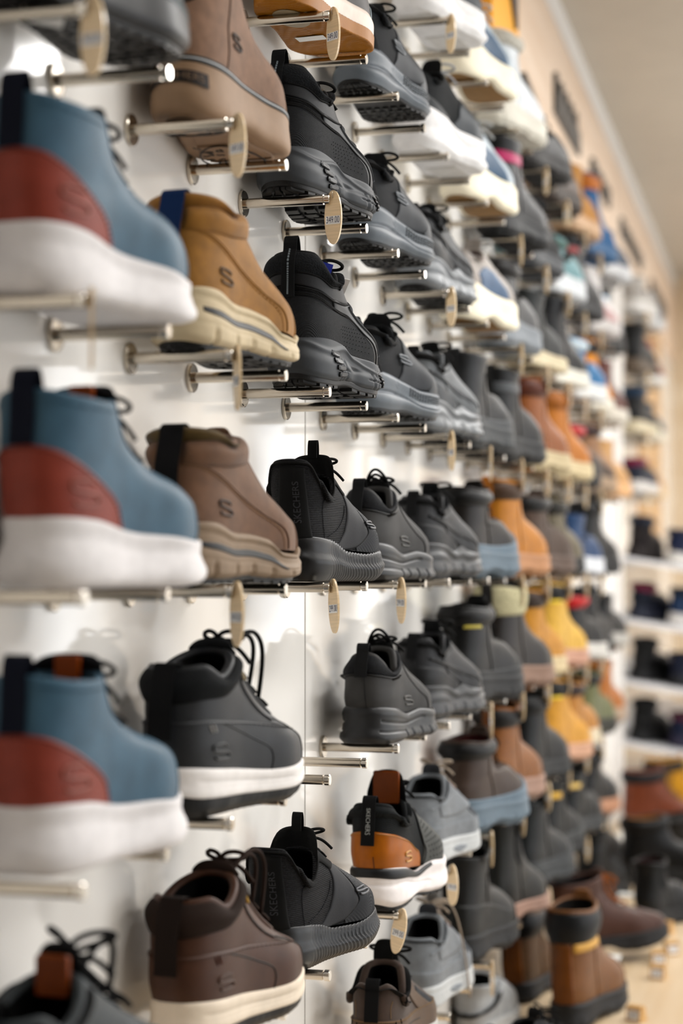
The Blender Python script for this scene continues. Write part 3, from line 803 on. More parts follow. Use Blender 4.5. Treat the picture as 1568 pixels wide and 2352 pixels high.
def charcoal_low(up='#4d4c4b', knit='#26282d', sole_c='#3b3c3e', lace='#131417', seam='#2e2e2e'):
    s = Shoe(L=.296, th=.050, tb=.036, tt=.034, spring=.010, wide=1.05,
             back=[(0, .008, .050), (.25, .000, .068), (.55, .003, .090), (.8, .008, .110), (1, .018, .126)],
             front=[(0, .296, .034), (.06, .297, .046), (.14, .288, .062), (.25, .254, .077), (.42, .208, .098), (.65, .160, .122), (.85, .132, .138), (1, .118, .146)],
             cw=[(0, .037), (1, .0325)], top=[(0, .012), (.06, .006), (.14, -.004), (.4, -.030), (.62, -.026), (.85, -.004), (1, 0)])
    um = mat('leather', up, rough=.62, bump=.6); km = mat('mesh', knit, col2='#4a4d56', scale=2.0); sm = mat('rubber', sole_c, rough=.42)
    s.upper(um, BLK_LIN, th=.010)
    s.patch('collar', km, -.40, .40, [(-.40, .93), (-.32, .76), (-.2, .68), (-.1, .70), (0, .73), (.1, .70), (.2, .68), (.32, .76), (.40, .93)], [(-.40, .985), (0, .99), (.40, .985)], h=.0004, puff=.0035, edge=.03, nu=80)
    s.line(mat('leather', seam), [(.0, .715), (.1, .685), (.2, .665), (.32, .745), (.40, .915)], r=.0015, h=.0008, name='collar_seam', both=True)
    s.line(mat('leather', seam), [(.012, .02), (.012, .4), (.01, .7)], r=.0007, h=.0003, name='heel_seam')
    s.line(mat('leather', seam), [(.305, .02), (.31, .25), (.325, .5), (.36, .8)], r=.0009, h=.0003, name='side_seam', both=True)
    for d in (0, .018, .034):
        s.line(mat('rubber', '#232426'), [(.385 + d * .8, .02), (.395 + d, .13), (.43 + d * .6, .27 - d)], r=.0014, h=.0003, name='vamp_groove', both=True, n=20)
    s.logo_s(mat('leather', '#6c6b69', rough=.4), .232, .15, .021, r=.0013, h=.0008)
    s.strap(mat('fabric', '#2b2c2e'), w=.0085, v0=.66, v1=1.0, loop=.014, h=.007, inward=.012)
    s.tongue(mat('fabric', '#16181c'), v0=.5, ext=.006, lean=-.08, wid=.095, th=.010, curve=.9)
    s.laces(mat('fabric', lace), n=6, v0=.45, v1=.97, d=.058, h=.0045, r=.0022, loops=.7, up=.01, hoops=3)
    def D(u, q, X):
        d = -.0028 * np.exp(-((q - .36 - .08 * np.sin(X * 7)) / .035) ** 2) * (X > .06) * (X < .60)
        d = d + .0012 * np.exp(-((q - .2) / .08) ** 2)
        d = d - .0030 * np.exp(-((q - .68) / .02) ** 2) * (X > .05) * (X < .33)
        for c in (.34, .44, .55, .65, .75, .85): d = d - .0045 * np.exp(-((X - c - (q - .8) * .03) / .006) ** 2) * sst((q - .60) / .08)
        return d
    s.sole(sm, lip=[(0, .010), (.2, .007), (.40, -.001), (.48, .003), (.58, .008), (.8, .004), (1, .010)], off=[(0, .002), (.1, .005), (.3, .0055), (.55, .006), (.85, .010), (1, .004)], D=D, hb=.006, nu=260, nq=34, arch=.002)
    return s

def strap_s(up='#22262b', over='#3c4046', sole_c='#6d747b', side='#44494f'):
    s = Shoe(L=.300, th=.046, tb=.036, tt=.034, spring=.016, lug=.006, wide=1.04,
             back=[(0, .010, .046), (.25, .001, .064), (.6, .003, .092), (1, .010, .116)],
             front=[(0, .300, .034), (.06, .301, .044), (.14, .290, .058), (.25, .255, .072), (.42, .208, .090), (.65, .160, .114), (.85, .132, .128), (1, .118, .134)],
             cw=[(0, .037), (1, .037)], top=[(0, .002), (.15, -.004), (.45, -.030), (.7, -.022), (1, 0)])
    um = mat('mesh', up, col2='#39404a', scale=1.3); om = mat('leather', over, rough=.55)
    s.upper(um, BLK_LIN, th=.008)
    s.patch('heel_panel', mat('fabric', '#1c1f23'), -.12, .12, -.02, [(-.12, .5), (0, .75), (.12, .5)], h=.0014)
    s.patch('side_strap', om, .19, .40, [(.19, -.02), (.28, .0), (.40, .34)], [(.19, .03), (.25, .3), (.33, .60), (.40, .74)], h=.002, both=True, nu=40)
    s.patch('overlay', mat('leather', side, rough=.5), .30, .475, [(.30, -.02), (.40, -.01), (.475, .10)], [(.30, .02), (.35, .20), (.42, .36), (.475, .46)], h=.0016, both=True, nu=40)
    s.patch('toe_cap', om, .44, .56, -.01, [(.44, .10), (.5, .17), (.56, .10)], h=.0022, nu=24)
    s.logo_s(mat('rubber', '#777d83', rough=.35), .27, .38, .024, rot=-.25, r=.0016, h=.003)
    s.patch('collar', mat('fabric', '#1a1d21'), -.38, .38, [(-.38, .90), (-.2, .80), (0, .84), (.2, .80), (.38, .90)], [(-.38, .985), (0, .99), (.38, .985)], h=.001, puff=.005, edge=.03, nu=60)
    s.strap(mat('fabric', '#1c1f23'), w=.009, v0=.7, loop=.012, h=.006)
    s.tongue(mat('mesh', '#1d2126', scale=1.6), v0=.5, ext=.014, lean=.0, wid=.09, th=.009, curve=1.0)
    s.laces(mat('fabric', '#16181c'), n=5, v0=.5, v1=.93, d=.055, h=.0045, r=.0021, loops=1.0)
    def D(u, q, X):
        d = .0010 * np.sin(X * 210) * np.sin(q * 34) * (q < .55) * (q > .08) * (X > .30) * (X < .82)
        d = d - .0035 * np.exp(-((q - .62 + .12 * np.sin(X * 6.5)) / .03) ** 2)
        return d
    s.sole(mat('rubber', sole_c, rough=.45), lip=[(0, .012), (.2, .010), (.42, .006), (.6, .000), (.8, .002), (1, .014)], off=[(0, .002), (.15, .005), (.45, .004), (.75, .008), (1, .003)], D=D, hb=.012, arch=.004, nu=260, nq=28)
    s.outsole(mat('rubber', '#1a1c1f', rough=.5), h=.0058, off=-.002, nx=18, ny=6, gap=.35)
    s.side_lugs(mat('rubber', '#3c4147', rough=.45), [(.235 + .0085 * i, .005, .14 + .085 * j + .004 * i, .05) for i in range(16) for j in range(4)], h=.0012, name='sole_texture')
    return s

def tan_heel():
    s = Shoe(L=.296, th=.052, tb=.038, tt=.034, spring=.016, lug=.0057, wide=1.04,
             back=[(0, .008, .052), (.25, .001, .074), (.55, .004, .100), (1, .012, .138)],
             front=[(0, .296, .034), (.06, .297, .046), (.14, .288, .062), (.25, .254, .078), (.42, .208, .100), (.65, .160, .124), (.85, .132, .138), (1, .116, .144)],
             cw=[(0, .037), (1, .036)], top=[(0, .004), (.12, .0), (.4, -.030), (.62, -.028), (.85, -.006), (1, 0)])
    mesh_ = mat('mesh', '#23282b', col2='#39403f', scale=1.4); grey = mat('leather', '#5c5d5a', rough=.65); tan = mat('leather', '#b06a2a', rough=.32, bump=.5)
    s.upper(mesh_, BLK_LIN, th=.008)
    s.patch('heel_counter', tan, -.235, .235, -.02, [(-.235, .16), (-.2, .36), (-.1, .56), (0, .62), (.1, .56), (.2, .36), (.235, .16)], h=.0022, edge=.03, nu=60, nv=20)
    s.line(mat('fabric', '#d8a56a'), [(.03, .585), (.1, .53), (.2, .33), (.23, .15)], r=.0005, h=.0026, dash=46, both=True)
    s.line(mat('leather', '#7d4717'), [(.012, .0), (.012, .14), (.012, .24)], r=.0009, h=.0022, name='heel_seam')
    s.logo_s(mat('leather', '#e0b27a', rough=.35), .170, .155, .020, r=.0013, h=.003)
    s.patch('vamp', grey, .245, .5, [(.245, -.02), (.5, -.02)], [(.245, .06), (.28, .28), (.33, .52), (.40, .70), (.5, .60)], h=.0016, both=True, nu=46, edge=.05)
    mb = MB()
    for i in range(6):
        for j in range(8):
            u = .272 + i * .012 + j * .004; v = .07 + j * .055 + i * .004
            if v > .04 + (u - .245) * 5.0 or u > .40: continue
            c = s.at(u, v, .0017); n = s.N(u, v); mb.tube([c, c + n * .0003], .0012, 7)
    s.put('ventilation_holes', mb.mesh('ventilation_holes', mat('plain', '#17181a', rough=.9, spec=.05)))
    s.line(mat('leather', '#2a2c2e'), [(.245, 0), (.28, .28), (.33, .52), (.39, .72), (.43, .9)], r=.0016, h=.001, name='side_seam', both=True)
    s.patch('collar', mesh_, -.38, .38, [(-.38, .90), (-.2, .80), (0, .84), (.2, .80), (.38, .90)], [(-.38, .985), (0, .99), (.38, .985)], h=.001, puff=.005, edge=.03, nu=60)
    s.strap(mat('fabric', '#1b1d1f'), w=.0095, v0=.40, v1=1.0, loop=.012, h=.0072, inward=.012)
    V, F = text_geo('SKECHERS'); w = np.ptp(np.array(V)[:, 0])
    s.word(mat('rubber', '#b9bbb8'), 'SKECHERS', .0, .76, .036 / w, rot=-PI / 2, h=.0095)
    s.tongue(mat('fabric', '#17191b'), v0=.5, ext=.036, lean=-.04, wid=.12, th=.008, curve=1.0)
    c = s.S(.5, 1.0); tb = MB(); tb.box((c[0] - .017, -.018, c[2] - .010), (c[0] - .0105, .018, c[2] + .037), .0018)
    s.put('tongue_tab', tb.mesh('tongue_tab', mat('leather', '#8a4a1e', rough=.4)))
    s.laces(mat('fabric', '#1d2022'), n=5, v0=.5, v1=.93, d=.055, h=.0045, r=.0021, loops=.8)
    s.sole(mat('foam', '#efe9e7', rough=.55), lip=[(0, .006), (.2, .003), (.40, -.006), (.52, .002), (.62, .006), (.8, .004), (1, .012)], off=[(0, .003), (.12, .006), (.4, .005), (.6, .007), (.85, .008), (1, .002)],
           D=lambda u, q, X: -.002 * np.exp(-((q - .50 + .1 * np.sin(X * 8)) / .04) ** 2) * (X < .55), hb=.014, arch=.005, nu=200, nq=26)
    s.band('midsole_stripe', mat('rubber', '#2a2d31', rough=.45), -.275, .275, .02, [(-.275, .10), (-.2, .24), (-.1, .28), (0, .28), (.1, .28), (.2, .24), (.275, .10)], h=.0012)
    s.outsole(mat('rubber', '#22252a', rough=.5), h=.0055, off=.0005, nx=14, ny=4)
    return s

def grey_suede(lace='#b9ab9c', long_lace=False):
    s = Shoe(L=.294, th=.034, tb=.026, tt=.025, spring=.014, wide=1.02,
             back=[(0, .008, .034), (.25, .001, .054), (.55, .003, .080), (1, .012, .108)],
             front=[(0, .294, .025), (.06, .295, .038), (.14, .286, .055), (.25, .252, .072), (.42, .206, .096), (.65, .158, .118), (.85, .132, .130), (1, .118, .135)],
             cw=[(0, .036), (1, .035)], top=[(0, .002), (.12, -.002), (.4, -.020), (.62, -.016), (.85, 0), (1, 0)])
    um = mat('suede', '#7c8084', rough=.75); st = mat('suede', '#8d9195', rough=.7)
    s.upper(um, BLK_LIN, th=.008)
    s.patch('rand', um, -.5, .5, -.02, [(-.5, .12), (-.35, .16), (-.2, .22), (0, .34), (.2, .22), (.35, .16), (.5, .12)], h=.0018, edge=.02, nu=100)
    s.patch('quarter_panel', um, .16, .40, [(.16, .40), (.28, .28), (.40, .30)], [(.16, .62), (.28, .66), (.40, .86)], h=.0018, both=True)
    s.line(st, [(.10, .62), (.2, .66), (.30, .60), (.34, .52)], r=.0012, h=.001, name='side_seam', both=True)
    s.patch('side_stripe', mat('mesh', '#565a60', scale=1.5), .335, .375, [(.335, .1), (.375, .12)], [(.335, .62), (.375, .78)], h=.001, both=True, nu=12)
    s.line(mat('fabric', '#8a3f30'), [(.378, .55), (.39, .75)], r=.0018, h=.001, name='red_loop', flat=.4, n=6)
    s.line(mat('fabric', '#2b2d30'), [(-.5, .005), (-.25, .005), (0, .01), (.25, .005), (.5, .005)], r=.0016, h=.002, name='foxing_line', n=140)
    s.patch('collar', mat('fabric', '#3a3c40'), -.36, .36, [(-.36, .95), (0, .94), (.36, .95)], [(-.36, .99), (0, .995), (.36, .99)], h=.001, puff=.003, edge=.03, nu=60, nv=8)
    s.patch('eyestay', um, .405, .455, .42, .985, h=.0022, both=True, nu=12, nv=20)
    s.tongue(mat('fabric', '#4b4d51'), v0=.5, ext=.014, lean=.0, wid=.062, th=.008)
    s.laces(mat('fabric', lace), n=5, v0=.48, v1=.95, d=.055, h=.0045, r=.0021, loops=1.0)
    if long_lace:
        c = s.S(.5, .97); mb = MB()
        mb.tube([c + np.array([.012 + .05 * k, -.012 - .045 * k ** .7, .012 + .02 * math.sin(PI * k * .8) - .17 * k * k]) for k in np.linspace(0, 1, 30)], .0017, 7)
        s.put('loose_lace', mb.mesh('loose_lace', mat('fabric', lace), True))
    s.sole(mat('rubber', '#d4d6d6', rough=.5), lip=[(0, .004), (1, .004)], off=[(0, .002), (.1, .004), (.5, .005), (.9, .006), (1, .002)], hb=.006, D=lambda u, q, X: -.0012 * np.exp(-((q - .3) / .03) ** 2))
    s.band('sole_inset', mat('rubber', '#8e9398'), .20, .27, [(.20, .55), (.235, .46), (.27, .55)], [(.20, .58), (.235, .78), (.27, .60)], h=.001, nu=30)
    return s

def runner(up='#3a3b3e', panel='#2f3033', sole_c='#4a4b4e', lin_c='#15161a', lace='#18191c', collar='#202226', cut=True, sole2='#26282b'):
    s = Shoe(L=.294, th=.046, tb=.034, tt=.032, spring=.014, lug=.0057, wide=1.04,
             back=[(0, .008, .046), (.25, .000, .064), (.55, .003, .088), (1, .012, .122)],
             front=[(0, .294, .032), (.06, .295, .044), (.14, .286, .060), (.25, .252, .074), (.42, .206, .094), (.65, .158, .117), (.85, .132, .130), (1, .118, .136)],
             cw=[(0, .036), (1, .033)], top=[(0, .004), (.12, .002), (.4, -.026), (.62, -.022), (.85, -.002), (1, 0)])
    um = mat('leather', up, rough=.5); pm = mat('leather', panel, rough=.45)
    s.upper(um, mat('fabric', lin_c), th=.009)
    s.patch('heel_counter', pm, -.235, .235, -.02, [(-.235, .10), (-.16, .38), (0, .50), (.16, .38), (.235, .10)], h=.0022, edge=.04, nu=50)
    s.patch('side_panel', um, .20, .40, [(.20, .20), (.30, -.02), (.40, -.02)], [(.20, .62), (.30, .66), (.40, .80)], h=.0018, both=True)
    for k in (0, .035, .07):
        s.line(mat('rubber', panel), [(.10 + k, .62 - k), (.2 + k, .44 - k * 2), (.27 + k * .8, .20 - k * 1.5)], r=.0018, h=.002, name='side_groove', both=True, n=24)
    s.patch('toe_cap', pm, .43, .57, -.01, [(.43, .12), (.5, .20), (.57, .12)], h=.002, nu=24)
    s.patch('collar', mat('fabric', collar), -.38, .38, [(-.38, .92), (-.25, .80), (-.1, .84), (0, .88), (.1, .84), (.25, .80), (.38, .92)], [(-.38, .985), (0, .99), (.38, .985)], h=.001, puff=.006, edge=.03, nu=60)
    s.patch('eyestay', pm, .395, .45, .40, [(.395, .92), (.45, .985)], h=.0024, both=True, nu=12, nv=20)
    s.strap(mat('fabric', '#26272a'), w=.0085, v0=.62, loop=.010, h=.006)
    s.tongue(mat('fabric', collar), v0=.5, ext=.018, lean=-.05, wid=.062, th=.009)
    s.laces(mat('fabric', lace), n=5, v0=.48, v1=.95, d=.055, h=.0045, r=.0021, loops=1.0)
    def D(u, q, X):
        d = .0025 * np.sin(q * 13 + 2.2 * np.sin(X * 9)) * np.sin(PI * np.clip(q / .62, 0, 1)) * (q < .62)
        for c in (.2, .36, .50, .62, .74, .86): d = d - .0040 * np.exp(-((X - c) / .007) ** 2) * sst((q - .62) / .08)
        return d
    s.sole(mat('rubber', sole_c, rough=.4), lip=[(0, .010), (.25, .008), (.42, .002), (.52, .012), (.62, .006), (.8, .004), (1, .010)], off=[(0, .002), (.1, .005), (.5, .005), (.85, .009), (1, .003)], D=D, hb=.008, nu=240, nq=30, arch=.003)
    s.outsole(mat('rubber', sole2, rough=.5), h=.0055, off=-.002, nx=14, ny=4)
    return s

def brown_trail():
    s = Shoe(L=.296, th=.046, tb=.036, tt=.034, spring=.014, wide=1.06,
             back=[(0, .008, .046), (.25, .001, .066), (.55, .003, .092), (1, .012, .124)],
             front=[(0, .296, .034), (.06, .297, .046), (.14, .288, .062), (.25, .254, .077), (.42, .208, .098), (.65, .160, .122), (.85, .132, .138), (1, .118, .148)],
             cw=[(0, .037), (1, .034)], top=[(0, .000), (.06, .002), (.2, -.008), (.42, -.034), (.62, -.028), (.85, -.002), (1, 0)])
    br = mat('suede', '#5a4a41', rough=.75); tn = mat('suede', '#68503c', rough=.72); st = mat('fabric', '#a08565')
    s.upper(br, BLK_LIN, th=.010)
    s.patch('mudguard', tn, -.5, .5, -.02, [(-.5, .16), (-.36, .22), (-.2, .34), (0, .46), (.2, .34), (.36, .22), (.5, .16)], h=.0022, edge=.02, nu=100)
    for dv in (-.02, ): s.line(st, [(-.4, .18), (-.2, .32), (0, .44), (.2, .32), (.4, .18)], r=.0006, h=.0026, dash=90, n=100)
    s.line(mat('leather', '#3c3029'), [(-.25, .16), (-.1, .27), (0, .29), (.1, .27), (.25, .16)], r=.0007, h=.0025, name='guard_seam')
    for u in (-.10, -.06, .06, .10, .13):
        s.line(mat('fabric', '#2a2420'), [(u, .335), (u, .40)], r=.0009, h=.0026, name='guard_slot', n=6)
    s.line(st, [(.085, .46), (.09, .6), (.11, .74)], r=.0006, h=.0005, dash=14, name='heel_stitching', both=True)
    s.patch('side_mesh', mat('mesh', '#45484c', scale=1.5), .315, .365, [(.315, .22), (.365, .20)], [(.315, .26), (.34, .48), (.365, .50)], h=.001, both=True, nu=14)
    s.patch('side_strap', tn, .27, .33, [(.27, .2), (.33, .16)], [(.27, .66), (.33, .92)], h=.002, both=True, nu=14)
    s.patch('collar', mat('fabric', '#15171a'), -.38, .38, [(-.38, .90), (-.25, .80), (-.14, .88), (-.08, .97), (0, .985), (.08, .97), (.14, .88), (.25, .80), (.38, .90)], [(-.38, .985), (0, .993), (.38, .985)], h=.001, puff=.006, edge=.03, nu=70)
    s.strap(mat('fabric', '#1b1d20'), w=.0095, v0=.44, loop=.014, h=.004)
    s.tongue(mat('fabric', '#1a1b1e'), v0=.5, ext=.026, lean=-.02, wid=.07, th=.010)
    s.laces(mat('fabric', '#191a1d'), n=5, v0=.48, v1=.95, d=.055, h=.0045, r=.0022, loops=1.1)
    s.sole(mat('rubber', '#d9d7d2', rough=.5), lip=[(0, .008), (1, .008)], off=[(0, .002), (.2, .005), (.85, .007), (1, .002)])
    return s

def gum_sneaker():
    s = Shoe(L=.296, th=.042, tb=.034, tt=.034, spring=.010, lug=.0, wide=1.05,
             back=[(0, .008, .042), (.3, .001, .062), (1, .012, .108)],
             front=[(0, .296, .034), (.06, .297, .046), (.14, .288, .062), (.25, .254, .076), (.45, .206, .098), (.7, .150, .122), (1, .118, .136)],
             top=[(0, .002), (.4, -.020), (1, 0)])
    um = mat('leather', '#5e5a58', rough=.5)
    s.upper(um, BLK_LIN)
    s.patch('toe_cap', mat('leather', '#8e9aa0', rough=.5), .36, .64, -.01, [(.36, .10), (.5, .26), (.64, .10)], h=.0018, nu=30)
    s.tongue(um, v0=.5); s.laces(mat('fabric', '#d8d4cc'), n=5, d=.055)
    s.sole(mat('foam', '#e9ddd3', rough=.5), lip=[(0, .004), (1, .006)], off=[(0, .002), (.2, .005), (1, .004)], q1=.62, nq=12, hb=.008)
    nu = 220; u = np.arange(nu) / nu; q = np.linspace(.60, 1, 10); U, Q = np.meshgrid(u, q)
    P = s.SO(U, Q, .0008 + .0006 * np.sin(U * 700))
    last = P[-1]; c = last.copy(); c[:, 0] = np.clip(last[:, 0], .14 * s.L, .82 * s.L); c[:, 1] = -CEN(c[:, 0] / s.L); A = [P]
    for f in np.linspace(.08, 1, 14):
        r = last + (c - last) * f; r[:, 2] = s.zbot(r[:, 0]) + .0009 * np.sin(r[:, 0] * 900 + 2.5 * np.sin(r[:, 1] * 120)); A.append(r[None])
    A = np.concatenate(A, 0)
    s.put('outsole', new_mesh('outsole', A.reshape(-1, 3), grid_faces(nu, A.shape[0], True), mat('rubber', '#b57a3c', rough=.5)))
    e = MB(); th = np.linspace(0, 2 * PI, 40)[:-1]
    e.add([(.075 + .040 * math.cos(t), .020 * math.sin(t), float(s.zbot(np.array(.075 + .04 * math.cos(t)))) - .0012) for t in th], [tuple(range(len(th)))])
    s.put('sole_inset', e.mesh('sole_inset', mat('rubber', '#b9a98f', rough=.5)))
    st = MB(); st.add([(.165 + x, .004 + y, float(s.zbot(np.array(.165 + x))) - .0016) for x, y in ((-.010, -.018), (.010, -.018), (.010, .018), (-.010, .018))], [(0, 1, 2, 3)])
    s.put('size_sticker', st.mesh('size_sticker', mat('plain', '#eceae6')))
    return s

def platform_sneaker():
    s = Shoe(L=.272, th=.056, tb=.048, tt=.046, spring=.012, wide=.98, back=[(0, .006, .056), (.3, .001, .076), (1, .012, .118)],
             front=[(0, .272, .046), (.06, .273, .058), (.14, .264, .072), (.25, .232, .086), (.45, .188, .106), (.7, .142, .128), (1, .112, .142)], top=[(0, .002), (.4, -.024), (1, 0)], cw=[(0, .034), (1, .034)])
    s.upper(mat('knit', '#1d2226', col2='#454d52', scale=1.4), BLK_LIN)
    s.patch('heel_counter', mat('leather', '#2b3137', rough=.5), -.2, .2, -.02, [(-.2, .1), (0, .5), (.2, .1)], h=.002)
    s.patch('side_panel', mat('leather', '#39424a', rough=.5), .22, .40, -.02, [(.22, .05), (.32, .4), (.40, .5)], h=.002, both=True)
    s.tongue(mat('fabric', '#1a1d20'), v0=.5, ext=.02); s.laces(mat('fabric', '#c8c9cb'), n=5, d=.055)
    s.sole(mat('foam', '#e4e3e3', rough=.55), lip=[(0, .012), (.3, .008), (.5, .002), (.75, .004), (1, .012)], off=[(0, .002), (.15, .007), (.5, .006), (.8, .010), (1, .002)], hb=.012, nu=240, nq=26,
           D=lambda u, q, X: .0009 * np.sin(q * 16 + 3 * np.sin(X * 8)))
    mb = MB()
    for x0, x1 in ((.03, .09), (.15, .235)):
        mb.box((x0, -.026, -.0012), (x1, .026, .004), .001)
    s.put('sole_pad', mb.mesh('sole_pad', mat('foam', '#cfcdca')))
    return s

def cream_wedge(up='#b9c4cc', acc='#3e5d7c', lin_c='#8a2f2f', heel='#c7d0d6'):
    s = Shoe(L=.268, th=.062, tb=.046, tt=.042, spring=.014, wide=.96, back=[(0, .006, .062), (.3, .001, .080), (1, .014, .118)],
             front=[(0, .268, .042), (.06, .269, .054), (.14, .260, .068), (.25, .228, .084), (.45, .184, .104), (.7, .140, .124), (1, .112, .136)], top=[(0, .002), (.4, -.022), (1, 0)], cw=[(0, .033), (1, .033)])
    s.upper(mat('leather', up, rough=.45), mat('fabric', lin_c))
    s.patch('side_panel', mat('leather', acc, rough=.5), .16, .30, [(.16, .02), (.30, .02)], [(.16, .3), (.24, .5), (.30, .4)], h=.002, both=True)
    s.patch('heel_counter', mat('leather', heel, rough=.5), -.15, .15, -.02, .62, h=.002)
    s.tongue(mat('fabric', up), v0=.5, ext=.018); s.laces(mat('fabric', '#dcdcda'), n=5, d=.055)
    s.sole(mat('foam', '#ece5d2', rough=.6), lip=[(0, .008), (.5, .004), (1, .010)], off=[(0, .002), (.15, .006), (.5, .006), (.85, .008), (1, .003)], hb=.010, arch=.012, D=lambda u, q, X: .0 * q)
    mb = MB()
    nu = 60; u = np.arange(nu) / nu; last = s.SO(u, 1 + 0 * u); c = last.copy(); c[:, 0] = np.clip(last[:, 0], .2 * s.L, .8 * s.L); c[:, 1] = 0
    A = []
    for f in (.18, .3, 1.): r = last + (c - last) * f; r[:, 2] = s.zbot(r[:, 0]) - .0006; A.append(r[None])
    A = np.concatenate(A, 0)
    s.put('outsole', new_mesh('outsole', A.reshape(-1, 3), grid_faces(nu, 3, True), mat('rubber', '#94744f', rough=.6)))
    return s

def dark_top_boot():
    """low boot with a black sole edged by pale piping"""
    s = Shoe(L=.300, th=.046, tb=.040, tt=.038, spring=.012, wide=1.06, lug=.0062,
             back=[(0, .008, .046), (.3, .001, .075), (1, .010, .135)],
             front=[(0, .300, .038), (.06, .301, .050), (.14, .292, .066), (.26, .258, .082), (.45, .210, .102), (.7, .160, .128), (1, .125, .148)])
    s.upper(mat('leather', '#6e5f57', rough=.45), BLK_LIN)
    s.line(mat('leather', '#42372f'), [(.38, 0), (.42, .16), (.5, .27), (.58, .16), (.62, 0)], r=.001, h=.0004, name='toe_seam')
    s.tongue(mat('fabric', '#2a2724'), v0=.5); s.laces(mat('fabric', '#17171a'), n=5, d=.055)
    s.sole(mat('rubber', '#191c1f', rough=.42), lip=[(0, .006), (1, .006)], off=[(0, .002), (.2, .005), (.8, .007), (1, .002)], hb=.01)
    for q, c in ((.10, '#8fa3a8'), (.22, '#6d7f86')):
        s.band('sole_piping', mat('rubber', c), -.5, .5, q, q + .03, h=.0009, nu=120, nq=3)
    s.outsole(mat('rubber', '#16181a', rough=.4), h=.006, off=-.002, nx=16, ny=5)
    d = MB(); d.add([(.085 + x, y, -.0022) for x, y in ((-.035, 0), (0, -.02), (.035, 0), (0, .02))], [(0, 1, 2, 3)])
    s.put('size_sticker', d.mesh('size_sticker', mat('plain', '#d8d6d2')))
    return s

def slate_low():
    """grey-green casual lace-up with a rust tongue tab"""
    s = Shoe(L=.296, th=.040, tb=.034, tt=.032, spring=.010, wide=1.05,
             back=[(0, .008, .040), (.25, .001, .060), (.6, .003, .095), (1, .012, .125)],
             front=[(0, .296, .032), (.06, .297, .044), (.14, .288, .060), (.25, .254, .076), (.42, .208, .098), (.65, .162, .124), (.85, .136, .142), (1, .122, .150)],
             cw=[(0, .038), (1, .038)], top=[(0, .002), (.15, .0), (.45, -.018), (1, 0)])
    s.upper(mat('leather', '#4f5558', rough=.5), BLK_LIN, th=.010)
    s.patch('toe_cap', mat('leather', '#566874', rough=.48), .39, .61, -.01, [(.39, .06), (.44, .20), (.5, .27), (.56, .20), (.61, .06)], h=.0018, nu=30)
    s.patch('collar', mat('leather', '#25292c', rough=.5), -.38, .38, [(-.38, .90), (-.2, .80), (0, .82), (.2, .80), (.38, .90)], [(-.38, .985), (0, .99), (.38, .985)], h=.001, puff=.006, edge=.03, nu=60)
    s.strap(mat('fabric', '#1d2124'), w=.007, v0=.6, loop=.018, h=.006)
    s.tongue(mat('fabric', '#1a1d1f'), v0=.5, ext=.02, lean=-.05, wid=.07, th=.008)
    c = s.S(.5, 1.0); tb = MB(); tb.box((c[0] - .018, -.014, c[2] - .020), (c[0] - .012, .014, c[2] + .014), .0018)
    s.put('tongue_tab', tb.mesh('tongue_tab', mat('leather', '#8e4a24', rough=.42)))
    s.laces(mat('fabric', '#1c2024'), n=6, v0=.45, v1=.95, d=.058, h=.005, r=.0028, loops=1.1, up=.04, arcs=1)
    s.sole(mat('rubber', '#d9d9d8'), lip=[(0, .005), (1, .006)], off=[(0, .002), (.2, .005), (1, .003)])
    return s

